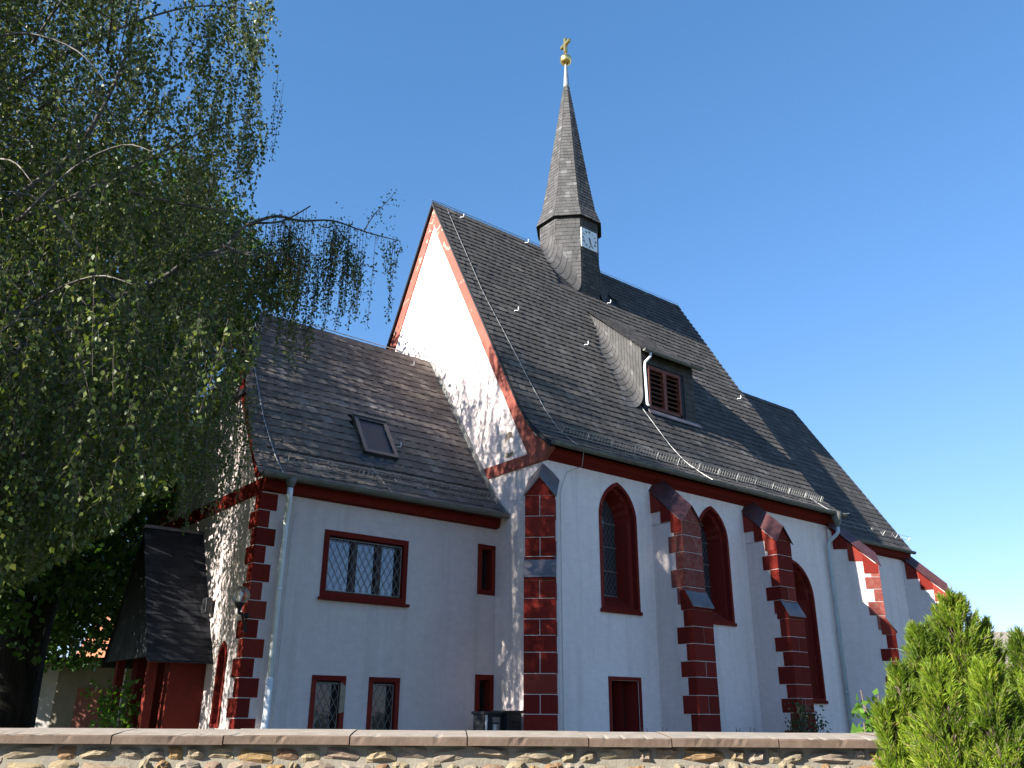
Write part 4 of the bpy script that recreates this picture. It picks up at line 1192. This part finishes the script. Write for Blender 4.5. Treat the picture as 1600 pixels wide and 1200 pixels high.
# ------------------------------------------------------------------ churchyard wall
wall = thing('boundary_wall', WP(0,0.2,0), 'low rubble stone churchyard wall with pale sandstone coping slabs in the foreground', 'wall')
def wall_a(px):
    """position along the coping's front edge that shows at a pixel column"""
    rr_ = ray(px, 1160); t = (E0+hv*5.5-E0).dot(nv)/Vector((rr_.x,rr_.y,0)).dot(nv)
    return (E0+rr_*t-(E0+hv*5.5)).dot(wv)
zb = at(700,1165,5.5).z; zt = at(700,1151,5.5).z; zk = at(700,1141,5.93).z
joints = [-7.2,-6.3,-5.5,-4.75]+[wall_a(p) for p in (-10,173,348,546,730,920,1050,1217,1390)]+[wall_a(1390)+0.75*k for k in range(1,6)]
for i, (a, b) in enumerate(zip(joints, joints[1:])):
    q = MB(); n = 24; g_ = 0.004; rnd = random.Random(40+i)
    dz = rnd.uniform(-0.003,0.003); db = rnd.uniform(-0.004,0.004)
    prof = [(0.0,zb),(0.0,zt-0.008),(0.008,zt),(0.2,(zt+zk)/2+0.002),(0.432,zk),(0.44,zk-0.008),(0.44,zb)]
    vs_ = []; m_ = len(prof)
    for k in range(n+1):
        aa = a+g_+(b-a-2*g_)*k/n
        for j, (bb, zz) in enumerate(prof):
            ch = 0.0
            if j in (1, 2) and rnd.random() < 0.08: ch = rnd.uniform(0.003,0.009)
            vs_.append(WP(aa, bb+db+(ch if j < 3 else 0)+rnd.uniform(-0.0006,0.0006), zz+dz-(ch*0.8 if j in (1,2) else 0)))
    fs_ = [(k*m_+j, (k+1)*m_+j, (k+1)*m_+(j+1)%m_, k*m_+(j+1)%m_) for k in range(n) for j in range(m_)]
    fs_ += [tuple(range(m_)), tuple(n*m_+j for j in range(m_-1,-1,-1))]
    q.add(vs_, fs_)
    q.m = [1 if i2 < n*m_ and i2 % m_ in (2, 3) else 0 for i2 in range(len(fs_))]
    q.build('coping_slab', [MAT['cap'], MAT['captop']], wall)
FB = 0.065        # wall face behind the coping edge
q = MB(); q.obox(WP(-7.2,FB+0.012,0), wv*14.4, nv*0.31, Vector((0,0,zb)))
q.build('mortar_core', MAT['wallmortar'], wall)
def rock(seed):
    r_ = random.Random(seed); v = []; f = []
    N_ = 4
    def sq(x, y): 
        c = max(abs(x), abs(y), 1e-6); l = max(1e-6, (abs(x)**6+abs(y)**6)**(1/6)); return x*c/l, y*c/l
    ang = [r_.uniform(0.74,1.12) for _ in range(8)]
    for i in range(N_+1):
        for j in range(N_+1):
            x, y = -1+2*i/N_, -1+2*j/N_
            ed = max(abs(x), abs(y))
            X, Y = sq(x, y)
            th = (math.atan2(Y, X)+math.pi)/(2*math.pi)*8; k = int(th) % 8; fr = th-int(th)
            m_ = ang[k]*(1-fr)+ang[(k+1) % 8]*fr
            d = (0.0 if ed > 0.99 else 0.9)+r_.uniform(-0.35,0.35)*(ed < 0.99)
            v.append((X*0.5*m_+r_.uniform(-0.02,0.02), Y*0.5*m_+r_.uniform(-0.02,0.02), d))
    for i in range(N_):
        for j in range(N_):
            a = i*(N_+1)+j; f.append((a, a+N_+1, a+N_+2, a+1))
    me = bpy.data.meshes.new('stone'); me.from_pydata(v, [], f); me.materials.append(MAT['stone']); me.update()
    return me, v, f
rocks = [rock(k) for k in range(10)]
rest = MB(); zrow = zb-0.004; row = 0
while zrow > 0.05:
    hrow = random.uniform(0.09,0.14) if row else 0.085
    x = -7.1+random.uniform(0,0.1)
    while x < 7.1:
        w_ = random.choice((random.uniform(0.07,0.14), random.uniform(0.12,0.30)))
        hh = hrow*random.uniform(0.75,1.05); zc = zrow-hrow/2+random.uniform(-0.015,0.015)
        me, v, f = random.choice(rocks)
        dep = random.uniform(0.018,0.042)*(0.8 if row == 0 else 1)
        flip = random.choice((-1, 1)); rot = random.uniform(-0.12,0.12)
        X = wv*math.cos(rot)+Vector((0,0,1))*math.sin(rot); Y = Vector((0,0,1))*math.cos(rot)-wv*math.sin(rot)
        Mx = Matrix((X*(w_-0.012)*flip, Y*(hh-0.006), -nv*dep)).transposed().to_4x4(); Mx.translation = WP(x+w_/2, FB+0.008, zc)
        if row < 3 and abs(x) < 4.4:
            o = link('stone', me, wall); o.matrix_parent_inverse = Matrix.Translation(-wall.location); o.matrix_basis = Mx
        else: rest.add([Mx@Vector(p) for p in v], f)
        x += w_+random.uniform(-0.004,0.012)
    zrow -= hrow; row += 1
rest.build('lower_stones', MAT['stone'], wall, kind='stuff')

# ------------------------------------------------------------------ foliage helpers
def unit(V): return V/np.maximum(np.linalg.norm(V, axis=1, keepdims=True), 1e-9)
def leaf_mesh(name, pos, axis, size, ratio, mat, parent, fold=0.0):
    n = len(pos); axis = unit(axis)
    rnd = RNG.normal(size=(n,3)); side = unit(np.cross(axis, rnd)); nor = np.cross(axis, side)
    L = size[:,None]; w = L*ratio
    V = np.stack([pos, pos+axis*L*0.42+side*w, pos+axis*L+nor*L*fold, pos+axis*L*0.42-side*w], axis=1).reshape(-1,3)
    return np_mesh(name, V, np.arange(4*n).reshape(n,4), mat, parent, 'stuff')
def ribbons(name, pts, r, mat, parent):
    """pts (n, k, 3): thin three-sided twigs"""
    n, k, _ = pts.shape
    off = np.array([[1,0,0],[-0.5,0.87,0],[-0.5,-0.87,0]])*r
    V = (pts[:,:,None,:]+off[None,None]).reshape(-1,3)
    Q = []
    base = np.arange(n)[:,None,None]*k*3
    for i in range(k-1):
        for j in range(3):
            a = i*3+j; b = i*3+(j+1) % 3
            Q.append(np.stack([np.arange(n)*k*3+a, np.arange(n)*k*3+b, np.arange(n)*k*3+b+3, np.arange(n)*k*3+a+3], axis=1))
    return np_mesh(name, V, np.concatenate(Q), mat, parent, 'stuff')
def in_poly(x, y, poly):
    ins = np.zeros(len(x), bool); n = len(poly)
    for i in range(n):
        x0, y0 = poly[i]; x1, y1 = poly[(i+1) % n]
        c = ((y0 > y) != (y1 > y)) & (x < (x1-x0)*(y-y0)/((y1-y0) or 1e-9)+x0)
        ins ^= c
    return ins
def limb(mb, pts, r0, r1, n=7):
    k = len(pts); sm = []
    P = [Vector(p) for p in pts]
    for i in range(k-1):
        p0, p1, p2, p3 = P[max(i-1,0)], P[i], P[i+1], P[min(i+2,k-1)]
        for s_ in range(4):
            t = s_/4
            sm.append(0.5*((2*p1)+(p2-p0)*t+(2*p0-5*p1+4*p2-p3)*t*t+(3*p1-p0-3*p2+p3)*t**3))
    sm.append(P[-1]); m_ = len(sm)
    mb.tube(sm, [r0+(r1-r0)*(i/(m_-1))**0.8 for i in range(m_)], n)
    return sm

# ------------------------------------------------------------------ weeping birch
birch = thing('birch_tree', (-11.9, 0.2, 0), 'weeping birch hanging its leafy twigs over the annex roof on the left', 'tree')
bp = Vector((-11.9, 0.2, 0))
q = MB(); trunk_pts = [bp, bp+Vector((0.1,0,2.5)), bp+Vector((0.25,-0.2,5.5)), bp+Vector((0.5,-0.3,9)), bp+Vector((0.7,-0.5,12.5)), bp+Vector((0.8,-0.6,15.2))]
limb(q, trunk_pts, 0.30, 0.04, 10); q.build('trunk', MAT['birch_bark'], birch, smooth=True)
q = MB(); B = []
def blimb(spec, r0, r1):
    pts = [at(*s_) for s_ in spec]; B.append(limb(q, pts, r0, r1))
blimb([(-330,700,12.6),(-120,650,12.2),(0,575,11.8),(55,520,11.6),(100,512,11.5),(160,470,11.3)], 0.085, 0.02)
blimb([(-330,560,12.6),(-100,410,12.2),(0,325,11.8),(50,290,11.6),(105,248,11.5),(160,170,11.4),(205,60,11.4),(225,-60,11.4)], 0.075, 0.015)
blimb([(-330,520,12.6),(-80,500,12.4),(100,480,12.2),(215,455,12.0),(300,405,11.9),(350,388,11.8),(385,352,11.8),(440,346,11.8),(485,322,11.8)], 0.06, 0.010)
blimb([(385,352,11.8),(430,338,11.8),(470,345,11.8),(520,345,11.9),(570,362,11.9),(622,376,12.0)], 0.03, 0.007)
blimb([(568,362,11.9),(585,335,11.95),(602,318,12.0),(618,300,12.0)], 0.010, 0.004)
blimb([(345,382,11.8),(395,400,11.7),(440,395,11.7),(490,410,11.6)], 0.028, 0.006)
blimb([(300,405,11.9),(350,395,11.6),(385,395,11.5),(410,392,11.4)], 0.02, 0.006)
blimb([(440,346,11.8),(470,380,11.9),(510,420,12.0)], 0.014, 0.005)
blimb([(520,345,11.9),(545,385,12.0),(560,430,12.0)], 0.012, 0.004)
blimb([(-100,760,12.0),(60,700,11.8),(110,640,11.6),(128,590,11.5),(118,520,11.5)], 0.05, 0.012)
blimb([(-200,300,12.5),(0,150,12.0),(150,60,11.6),(300,10,11.5),(420,20,11.5)], 0.04, 0.006)
blimb([(-200,420,12.5),(60,330,12.0),(230,250,11.6),(330,200,11.5),(410,180,11.5)], 0.04, 0.006)
blimb([(200,300,11.5),(290,320,11.4),(360,330,11.4)], 0.03, 0.008)
blimb([(100,560,11.6),(220,580,11.4),(310,560,11.3),(370,545,11.2)], 0.03, 0.008)
for k in range(85):            # smaller boughs through the crown
    px, py, d = RNG.uniform(-300,230), RNG.uniform(-150,640), RNG.uniform(9.3,13.0)
    p = at(px, py, d); a = RNG.uniform(0, 6.28); L = RNG.uniform(0.8,1.8)
    e = p+Vector((math.cos(a)*L, math.sin(a)*L, RNG.uniform(-0.2,0.7)))
    if pix(e+(e-p)*0.4)[0] > 360: continue
    B.append(limb(q, [p, (p+e)/2+Vector((0,0,0.2)), e, e+(e-p)*0.35-Vector((0,0,0.45))], 0.020, 0.004, 5))
q.build('boughs', MAT['birch_bark'], birch, smooth=True)
BP = [(-900,-500),(395,-500),(425,-40),(432,20),(446,80),(428,118),(412,150),(420,220),(398,300),(404,340),(392,372),(388,420),(372,470),(388,500),(408,520),(404,560),(372,600),(345,650),
      (312,700),(285,750),(262,775),(235,770),(190,820),(120,860),(60,900),(0,930),(-120,980),(-900,980)]
def strands(roots, length, spacing, sway, poly=None, dens=None, lsize=(0.048,0.08), start=0.0):
    P = []; A = []; S = []; T = []
    for i, r_ in enumerate(roots):
        L = length[i]; n = max(3, int(L/spacing))
        s_ = np.linspace(start*L, L, n)+RNG.uniform(-0.01,0.01,n)
        az = RNG.uniform(0, 6.28); dv = np.array([math.cos(az), math.sin(az)])*sway[i]
        f = s_/L
        pts = np.column_stack([r_[0]+dv[0]*f**1.5, r_[1]+dv[1]*f**1.5, r_[2]-s_+0.06*np.sin(f*3.1)])
        P.append(pts+RNG.normal(0,0.03,pts.shape)); 
        ax = RNG.normal(0,0.55,(n,3)); ax[:,2] -= 0.75; A.append(ax)
        S.append(RNG.uniform(*lsize, n))
        t5 = np.linspace(0,1,5); T.append(np.column_stack([r_[0]+dv[0]*t5**1.5, r_[1]+dv[1]*t5**1.5, r_[2]-L*t5+0.06*np.sin(t5*3.1)]))
    P = np.concatenate(P); A = np.concatenate(A); S = np.concatenate(S); T = np.array(T)
    if poly is not None:
        x, y = pix_np(P); k = in_poly(x, y, poly); P, A, S = P[k], A[k], S[k]
        tx, ty = pix_np(T.reshape(-1,3)); kk = in_poly(tx, ty, poly).reshape(T.shape[:2]).all(1); T = T[kk]
    return P, A, S, T
def clumps(n, poly, drange, zr, clump, spread, xr=(-280, 440)):
    """strand roots gathered in clumps through the crown volume, thinner between"""
    out = []
    while len(out) < n:
        px = RNG.uniform(*xr); py = RNG.uniform(-420, 860)
        if not in_poly(np.array([px]), np.array([py]), poly)[0]: continue
        d = RNG.uniform(*drange); c = np.array(at(px, py, d))
        if not zr[0] < c[2] < zr[1]: continue
        m_ = int(RNG.integers(*clump))
        out.extend(c+RNG.normal(0, 1, (m_,3))*spread)
    return np.array(out[:n])
r1 = np.concatenate([clumps(5000, BP, (9.0,16.5), (3.2,14.9), (14,38), np.array([0.34,0.34,0.34])), clumps(1900, [(-280,330),(385,330),(372,590),(310,690),(260,770),(200,820),(60,900),(-280,940)], (11.5,16.5), (3.0,14.0), (8,24), np.array([0.34,0.34,0.3])), clumps(700, [(-280,-100),(330,-100),(370,300),(-280,330)], (13.0,17.5), (8.0,14.9), (8,24), np.array([0.3,0.3,0.3])), clumps(1500, [p for p in BP[:10]]+[(395,360),(-900,360)], (9.0,15.0), (7.0,14.9), (12,30), np.array([0.32,0.32,0.3])), clumps(900, BP, (9.5,16.0), (4.0,14.5), (4,10), np.array([0.3,0.3,0.2]), (-760,-260))])
L1 = 0.22+1.25*RNG.random(len(r1))**1.5; w1 = []                                        # the unseen western half of the crown, shading the eastern half
while len(w1) < 2300:
    v = RNG.uniform(-1,1,3)
    if (v**2).sum() < 1: w1.extend(np.array([-14.4,-1.5,5.9])+v*np.array([3.0,2.6,3.1])+RNG.normal(0,0.3,(12,3)))
P0 = strands(np.array(w1), RNG.uniform(0.4,1.2,len(w1)), 0.05, RNG.uniform(0.05,0.4,len(w1)), None, lsize=(0.07,0.10))
P1 = strands(r1, L1, 0.030, RNG.uniform(0.05,0.50,len(r1)), BP)
# hanging curtains on the long bough over the annex roof
rc = []; lc = []
for bough, wt in ((B[2],16),(B[3],60),(B[5],44),(B[6],14),(B[7],28),(B[8],26)):
    for _ in range(wt):
        t = RNG.uniform(0.1 if bough is not B[2] else 0.75, 1.0); p = bough[min(len(bough)-1, int(t*(len(bough)-1)))]
        px, py = pix(p)
        end = RNG.uniform(445,560) if RNG.random() < 0.75 else RNG.uniform(390,460)
        if 460 < px < 520 and RNG.random() < 0.35: end = RNG.uniform(560,610)
        if px > 590: end = RNG.choice([415, 440, 530], p=[0.5,0.4,0.1])
        rc.append(np.array(p)+RNG.normal(0,0.04,3)); lc.append(max(0.3, (end-py)/112))
for (px, py, d, ln) in ((443,130,11.6,1.42),(436,100,11.6,1.35),(410,40,11.6,2.2),(404,60,11.7,2.1),(398,80,11.4,1.9),(380,90,11.3,1.7),(618,376,12.0,1.38),(614,376,12.0,1.2),(606,374,12.0,0.6),(626,378,12.0,0.5)):
    rc.append(np.array(at(px,py,d))); lc.append(ln)
for _ in range(46):                            # loose strands in front of the west gable
    px = RNG.uniform(300,402); py = RNG.uniform(560,650)+(400-px)*0.5
    rc.append(np.array(at(px, py, RNG.uniform(11,13)))); lc.append(RNG.uniform(0.6,1.7))
rc = np.array(rc); lc = np.array(lc)
P2 = strands(rc, lc, 0.022, RNG.uniform(0.02,0.14,len(rc)), None, lsize=(0.034,0.052), start=0.28)
# leaves close to the right-hand bough itself
tw = []
for bough in (B[3], B[4], B[5], B[7], B[8]):
    for p in bough[2:]: tw += [np.array(p)+RNG.normal(0,0.09,3)-np.array([0,0,0.06]) for _ in range(22 if bough is not B[4] else 8)]
tw = np.array(tw); axw = RNG.normal(0,0.7,tw.shape); axw[:,2] -= 0.4
leaf_mesh('crown', np.concatenate([P0[0],P1[0],P2[0],tw]), np.concatenate([P0[1],P1[1],P2[1],axw]), np.concatenate([P0[2],P1[2],P2[2],RNG.uniform(0.034,0.05,len(tw))]), 0.36, MAT['birch_leaf'], birch, 0.15)
ribbons('twigs', np.concatenate([P1[3],P2[3]]), 0.0035, MAT['twig'], birch)

# ------------------------------------------------------------------ broad dark tree behind
def broadleaf(name, base, label, trunk, limbs, blobs, n, leafsize, reject, mat='maple_leaf', per=26, spread=0.34, poly=None):
    t = thing(name, base, label, 'tree')
    q = MB(); limb(q, trunk[0], trunk[1], trunk[2], 12)
    q.build('trunk', MAT['dark_bark'], t, smooth=True)
    q = MB()
    for pts, r0, r1 in limbs: limb(q, pts, r0, r1, 7)
    q.build('boughs', MAT['dark_bark'], t, smooth=True)
    C = []
    wsum = sum(b[1][0]*b[1][1]*b[1][2] for b in blobs)
    for c, r_ in blobs:
        m_ = int(n/per*r_[0]*r_[1]*r_[2]/wsum)
        v = unit(RNG.normal(size=(m_,3)))*(RNG.uniform(0.25,1.0,(m_,1))**(1/2.2))
        C.append(np.array(c)+v*np.array(r_))
    C = np.concatenate(C)
    pos = (C[:,None,:]+RNG.normal(size=(len(C),per,3))*np.array([spread,spread,spread*0.45])).reshape(-1,3)
    ok = ~reject(pos)
    if poly is not None:
        x, y = pix_np(pos); ok &= in_poly(x, y, poly)
    pos = pos[ok]
    ax = RNG.normal(0,0.6,pos.shape); ax[:,2] -= 0.45
    leaf_mesh('crown', pos, ax, RNG.uniform(leafsize*0.7, leafsize*1.25, len(pos)), 0.42, MAT[mat], t, 0.2)
    return t
def no_church(P):
    x, y, z = P.T
    a = (x > AX-0.5) & (y > 0.9) & (y < 8.1) & (z < 10.6)
    b = (x > PX0-0.35) & (y > 2.4) & (y < 6.3) & (z < 5.3)
    c = (x > -0.5)
    return a | b | c
mb_ = at(12, 1110, 20.5); mb_.z = 0
MP = [(-900,-600),(330,-600),(360,100),(390,300),(420,400),(452,425),(470,455),(448,480),(420,492),(405,505),(300,620),(285,760),(275,830),(255,930),(240,1045),(60,1045),(-20,980),(-900,1000)]
trunk = [mb_, at(28,1030,20.4), at(52,960,20.3), at(80,900,20.3), at(105,790,20.3), at(120,640,20.4), at(150,450,20.6)]
limbs = [([at(45,975,20.3), at(30,880,20.6), at(10,760,21.0), at(-20,600,21.5)], 0.26, 0.06),
         ([at(88,880,20.3), at(140,760,20.0), at(210,640,20.0), at(290,520,20.5)], 0.16, 0.03),
         ([at(105,790,20.3), at(60,640,20.0), at(20,500,20.0), at(-30,380,20)], 0.14, 0.03),
         ([at(120,640,20.4), at(190,500,21), at(300,420,21.5), at(410,440,22)], 0.10, 0.02)]
blobs = [((mb_.x+0.6,mb_.y+0.3,10.0),(4.6,4.4,4.6)), ((mb_.x-2.5,mb_.y,7.5),(3.6,3.8,3.0)), ((mb_.x+0.5,mb_.y-1.5,6.0),(2.6,2.4,2.4)),
         ((mb_.x+1.2,mb_.y+4,6.5),(3.4,3.0,3.4)), ((mb_.x+3.2,mb_.y+2.5,10.5),(2.6,2.8,2.0)), ((mb_.x-1.5,mb_.y-2,4.6),(2.4,2.0,1.5)), ((-11.2,5.7,4.9),(2.6,1.7,3.0)), ((-9.5,4.5,3.7),(1.6,1.3,2.1)), ((-6.6,10.6,4.3),(2.6,2.0,1.9)), ((-14.5,6.2,6.8),(2.6,1.8,2.6))]  # blobs west of the porch are unseen crown, added to shade it
broadleaf('maple_tree', mb_, 'broad dark green tree with a thick leaning trunk behind the porch', (trunk, 0.62, 0.12), limbs, blobs, 145000, 0.14, no_church, poly=MP)

nb = at(-90, 1115, 29.0); nb.z = 0
broadleaf('garden_tree', nb, 'second leafy tree at the left edge of the picture behind the thick trunk', ([nb, nb+Vector((0.1,0,3)), nb+Vector((0.2,0.1,7))], 0.28, 0.08),
          [([nb+Vector((0.1,0,2.6)), nb+Vector((1.2,0.3,4.2)), nb+Vector((2.4,0.5,5.0))], 0.12, 0.03), ([nb+Vector((0.1,0,3)), nb+Vector((-1.2,0.3,5.2)), nb+Vector((-2.2,0.2,6.6))], 0.12, 0.03)],
          [((nb.x,nb.y,6.2),(4.2,4.0,3.4)), ((nb.x+1.5,nb.y-0.5,4.6),(2.6,2.4,1.8))], 26000, 0.16, no_church)

# ------------------------------------------------------------------ small plants
def bush(name, base, label, stems, leafsize, n, mat, ratio=0.4, drop=0.2, group=None):
    t = thing(name, base, label, 'shrub', group)
    q = MB(); pos = []
    for (tip, r_) in stems:
        mid = (Vector(base)*0.5+Vector(tip)*0.5)+Vector((RNG.normal(0,0.05),RNG.normal(0,0.05),0.08))
        pts = limb(q, [base, mid, tip], 0.018, 0.005, 5)
        k = int(n/len(stems))
        idx = RNG.uniform(0.35,1.0,k)
        for f in idx:
            pos.append(np.array(pts[min(len(pts)-1, int(f*(len(pts)-1)))])+RNG.normal(0,r_,3))
    q.build('stems', MAT['twig'], t)
    pos = np.array(pos); ax = RNG.normal(0,0.7,pos.shape); ax[:,2] -= drop
    leaf_mesh('leaves', pos, ax, RNG.uniform(leafsize*0.7,leafsize*1.3,len(pos)), ratio, MAT[mat], t, 0.15)
    return t
b0 = at(1372,1150,7.2); b0.z = 0
bush('leafy_shrub', b0, 'bright green leafy shrub peeping over the wall beside the conifer', [(at(1345,1078,7.2),0.05),(at(1372,1086,7.2),0.07),(at(1350,1095,7.15),0.05),(at(1385,1110,7.1),0.08),(at(1362,1128,7.2),0.08),(at(1395,1075,7.3),0.07),(at(1350,1128,7.1),0.05)], 0.075, 800, 'shrub_light', 0.30, 0.5)
d0 = Vector((6.2,-1.45,0))
bush('dark_shrub', d0, 'small dark shrub at the foot of the second side buttress', [((5.75,-1.5,1.95),0.10),((6.0,-1.5,2.0),0.10),((6.2,-1.4,1.85),0.12),((6.5,-1.5,1.75),0.14),((6.7,-1.4,1.70),0.14),((5.6,-1.5,1.7),0.08)], 0.07, 900, 'shrub_dark', 0.35)
for k, (px, d) in enumerate(((1003,13.5),(1035,14.2),(1150,14.8),(1172,15.2))):
    p = at(px,1136,d); p0 = Vector((p.x,p.y,0))
    bush('weed', p0, ('tiny weed sprig below the cellar window','tiny weed sprig left of the first side buttress','thin weed between the two side buttresses','thin weed just left of the dark shrub')[k], [(Vector((p.x,p.y,p.z)),0.03),(Vector((p.x+0.1,p.y,p.z-0.02)),0.03)], 0.04, 26, 'shrub_dark')
m0 = at(190,1115,17.5); m0.z = 0
bush('garden_bush', m0, 'green bush hanging beside the left edge of the red porch', [(at(175,1065,17.5),0.16),(at(195,1075,17.4),0.20),(at(185,1095,17.5),0.18),(at(205,1062,17.5),0.14),(at(160,1072,17.6),0.14)], 0.10, 700, 'shrub_light', 0.4, 0.4)

# ------------------------------------------------------------------ conifer on the right
c0 = at(1520,1230,4.5); c0.z = 0.12
con = thing('conifer', c0, 'yellow-green feathery conifer in front of the wall at the right edge', 'tree')
q = MB(); V_pos = []; V_ax = []; V_s = []; V_tw = []
leaders = [(1490,960,4.5,0.62,1.2),(1440,1010,4.35,0.42,0.9),(1604,1020,4.55,0.50,0.9),(1535,1000,4.65,0.45,0.8),(1405,1075,4.25,0.32,0.7),(1385,1130,4.2,0.26,0.6),(1465,1070,4.1,0.46,0.9),(1545,1070,4.1,0.46,0.9),(1620,1090,4.2,0.4,0.6)]
for (px, py, d, rad, wt) in leaders:
    top = at(px, py, d); foot = Vector((c0.x*0.45+top.x*0.55, c0.y*0.45+top.y*0.55, 0.12))
    limb(q, [foot, foot*0.5+top*0.5, top], 0.03, 0.004, 6)
    n = int(500*wt)
    for i in range(n):
        f = RNG.uniform(0.22,1.0)**0.8
        p = np.array(foot)*(1-f)+np.array(top)*f
        az = RNG.uniform(0,6.283); r_ = rad*(1-f)**0.75*RNG.uniform(0.45,1.0)+0.025
        out = np.array([math.cos(az), math.sin(az), 0.0])
        tip = p+out*r_+np.array([0,0,r_*0.7+0.05])
        start = p+(tip-p)*0.45
        # a feathery spray: a bending twig with short scale-leaved side shoots in one plane
        bd = (tip-start); Ls = max(np.linalg.norm(bd),0.06); bd = bd/max(np.linalg.norm(bd),1e-6)
        sd = np.cross(bd, unit(RNG.normal(size=(1,3)))[0]); sd /= max(np.linalg.norm(sd),1e-6)
        V_tw.append(np.array([p+(tip-p)*0.15, start, start*0.5+tip*0.5+np.array([0,0,0.02]), tip*0.9+start*0.1+np.array([0,0,0.2])*Ls]))
        m_ = 60; s_ = np.sort(RNG.uniform(0,1,m_))[:,None]
        c = start+bd*Ls*s_+np.array([0,0,1.0])*0.25*Ls*s_**2
        sg = np.where(np.arange(m_) % 2, 1.0, -1.0)[:,None]
        V_pos.append(c); V_ax.append(bd+sd*sg*RNG.uniform(0.35,0.75,(m_,1))+np.array([0,0,0.25])+RNG.normal(0,0.10,(m_,3)))
        V_s.append(RNG.uniform(0.6,1.1,m_)*(0.046*(1-0.55*s_[:,0])+0.010))
q.build('stems', MAT['twig'], con)
ribbons('twigs', np.array(V_tw), 0.0022, MAT['twig'], con)
leaf_mesh('sprays', np.concatenate(V_pos), np.concatenate(V_ax), np.concatenate(V_s), 0.055, MAT['conifer'], con, 0.25)

# ------------------------------------------------------------------ neighbouring buildings
def frame(px, d):
    o = at(px, 1125, d); o.z = 0
    return o, rv, Vector((hv.x,hv.y,0))
beige = mat_plain('beige_render', (0.17,0.14,0.10), 0.9, 0, 0.15, 2)
o, a, b = frame(38, 30)
shed = thing('garden_shed', o, 'low flat-roofed shed with brown doors behind the thick trunk', 'shed')
q = MB(); q.obox(o, a*4.6, b*3.0, Vector((0,0,2.9))); q.build('wall', beige, shed)
q = MB(); q.obox(o-b*0.004-a*0.01, a*0.75, b*0.1, Vector((0,0,2.88))); q.build('white_side', mat_plain('shed_white', (0.38,0.34,0.31), 0.9, 0, 0.15, 3), shed)
q = MB(); q.obox(o-a*0.35-b*0.5+Vector((0,0,2.9)), a*5.4, b*4, Vector((0,0,0.22))); q.build('roof', MAT['iron'], shed)
q = MB(); q.tube([o-a*0.35-b*0.56+Vector((0,0,2.95)), o+a*5.05-b*0.56+Vector((0,0,2.95))], 0.06, 8); q.build('roof_gutter', MAT['zinc'], shed)
for k, x in enumerate((1.4, 3.1)):
    q = MB(); q.obox(o+a*x-b*0.05, a*1.1, b*0.06, Vector((0,0,2.3))); dr = q.build('door', MAT['wood'], shed)
    q = MB(); q.obox(o+a*(x+0.95)-b*0.09+Vector((0,0,1.1)), a*0.06, b*0.05, Vector((0,0,0.15))); q.build('handle', MAT['galv'], dr)
q = MB(); q.tube([o+a*2.75-b*0.2, o+a*2.75-b*0.2+Vector((0,0,2.85))], 0.045, 8); q.build('downpipe', MAT['pipe'], shed)
def house(name, px, d, w, dep, wallh, roofh, wm, rm, label):
    o, a, b = frame(px, d)
    h_ = thing(name, o, label, 'house')
    q = MB(); q.obox(o, a*w, b*dep, Vector((0,0,wallh)))
    for x in (0.0, w-0.01): q.prism([o+a*x+Vector((0,0,wallh)), o+a*x+b*dep+Vector((0,0,wallh)), o+a*x+b*dep/2+Vector((0,0,wallh+roofh-0.1))], a*0.01)
    q.build('wall', wm, h_)
    q = MB()
    for sg in (0, 1):
        e0 = o+(b*dep if sg else Vector((0,0,0)))+b*(0.3 if sg else -0.3)-a*0.3+Vector((0,0,wallh-0.15)); r0 = o+b*dep/2-a*0.3+Vector((0,0,wallh+roofh))
        q.prism([e0, e0+a*(w+0.6), r0+a*(w+0.6), r0], (0,0,0.15))
    rf = q.build('roof', rm, h_)
    q = MB(); q.obox(o+a*w*0.7+b*dep*0.5+Vector((0,0,wallh+roofh-0.5)), a*0.6, b*0.6, Vector((0,0,1.3))); q.build('chimney', wm, rf)
    for k in range(3):
        q = MB(); q.obox(o+a*(w*(0.15+0.28*k))-b*0.03+Vector((0,0,1.0)), a*1.0, b*0.05, Vector((0,0,1.3))); wi = q.build('window', MAT['white'], h_)
        q = MB(); q.obox(o+a*(w*(0.15+0.28*k)+0.08)-b*0.045+Vector((0,0,1.08)), a*0.84, b*0.02, Vector((0,0,1.14))); q.build('pane', MAT['glass_dark'], wi)
orange = mat_plain('orange_roof_tiles', (0.42,0.15,0.07), 0.85, 0, 0.25, 6)
house('house', 105, 48, 9, 8, 3.6, 4.6, MAT['render'], orange, 'neighbouring house with an orange tiled roof behind the shed')
house('house', 1500, 55, 12, 8, 3.0, 3.4, beige, mat_plain('grey_brown_roof', (0.2,0.17,0.14), 0.9, 0, 0.2, 6), 'grey-brown roofed house far behind the conifer')
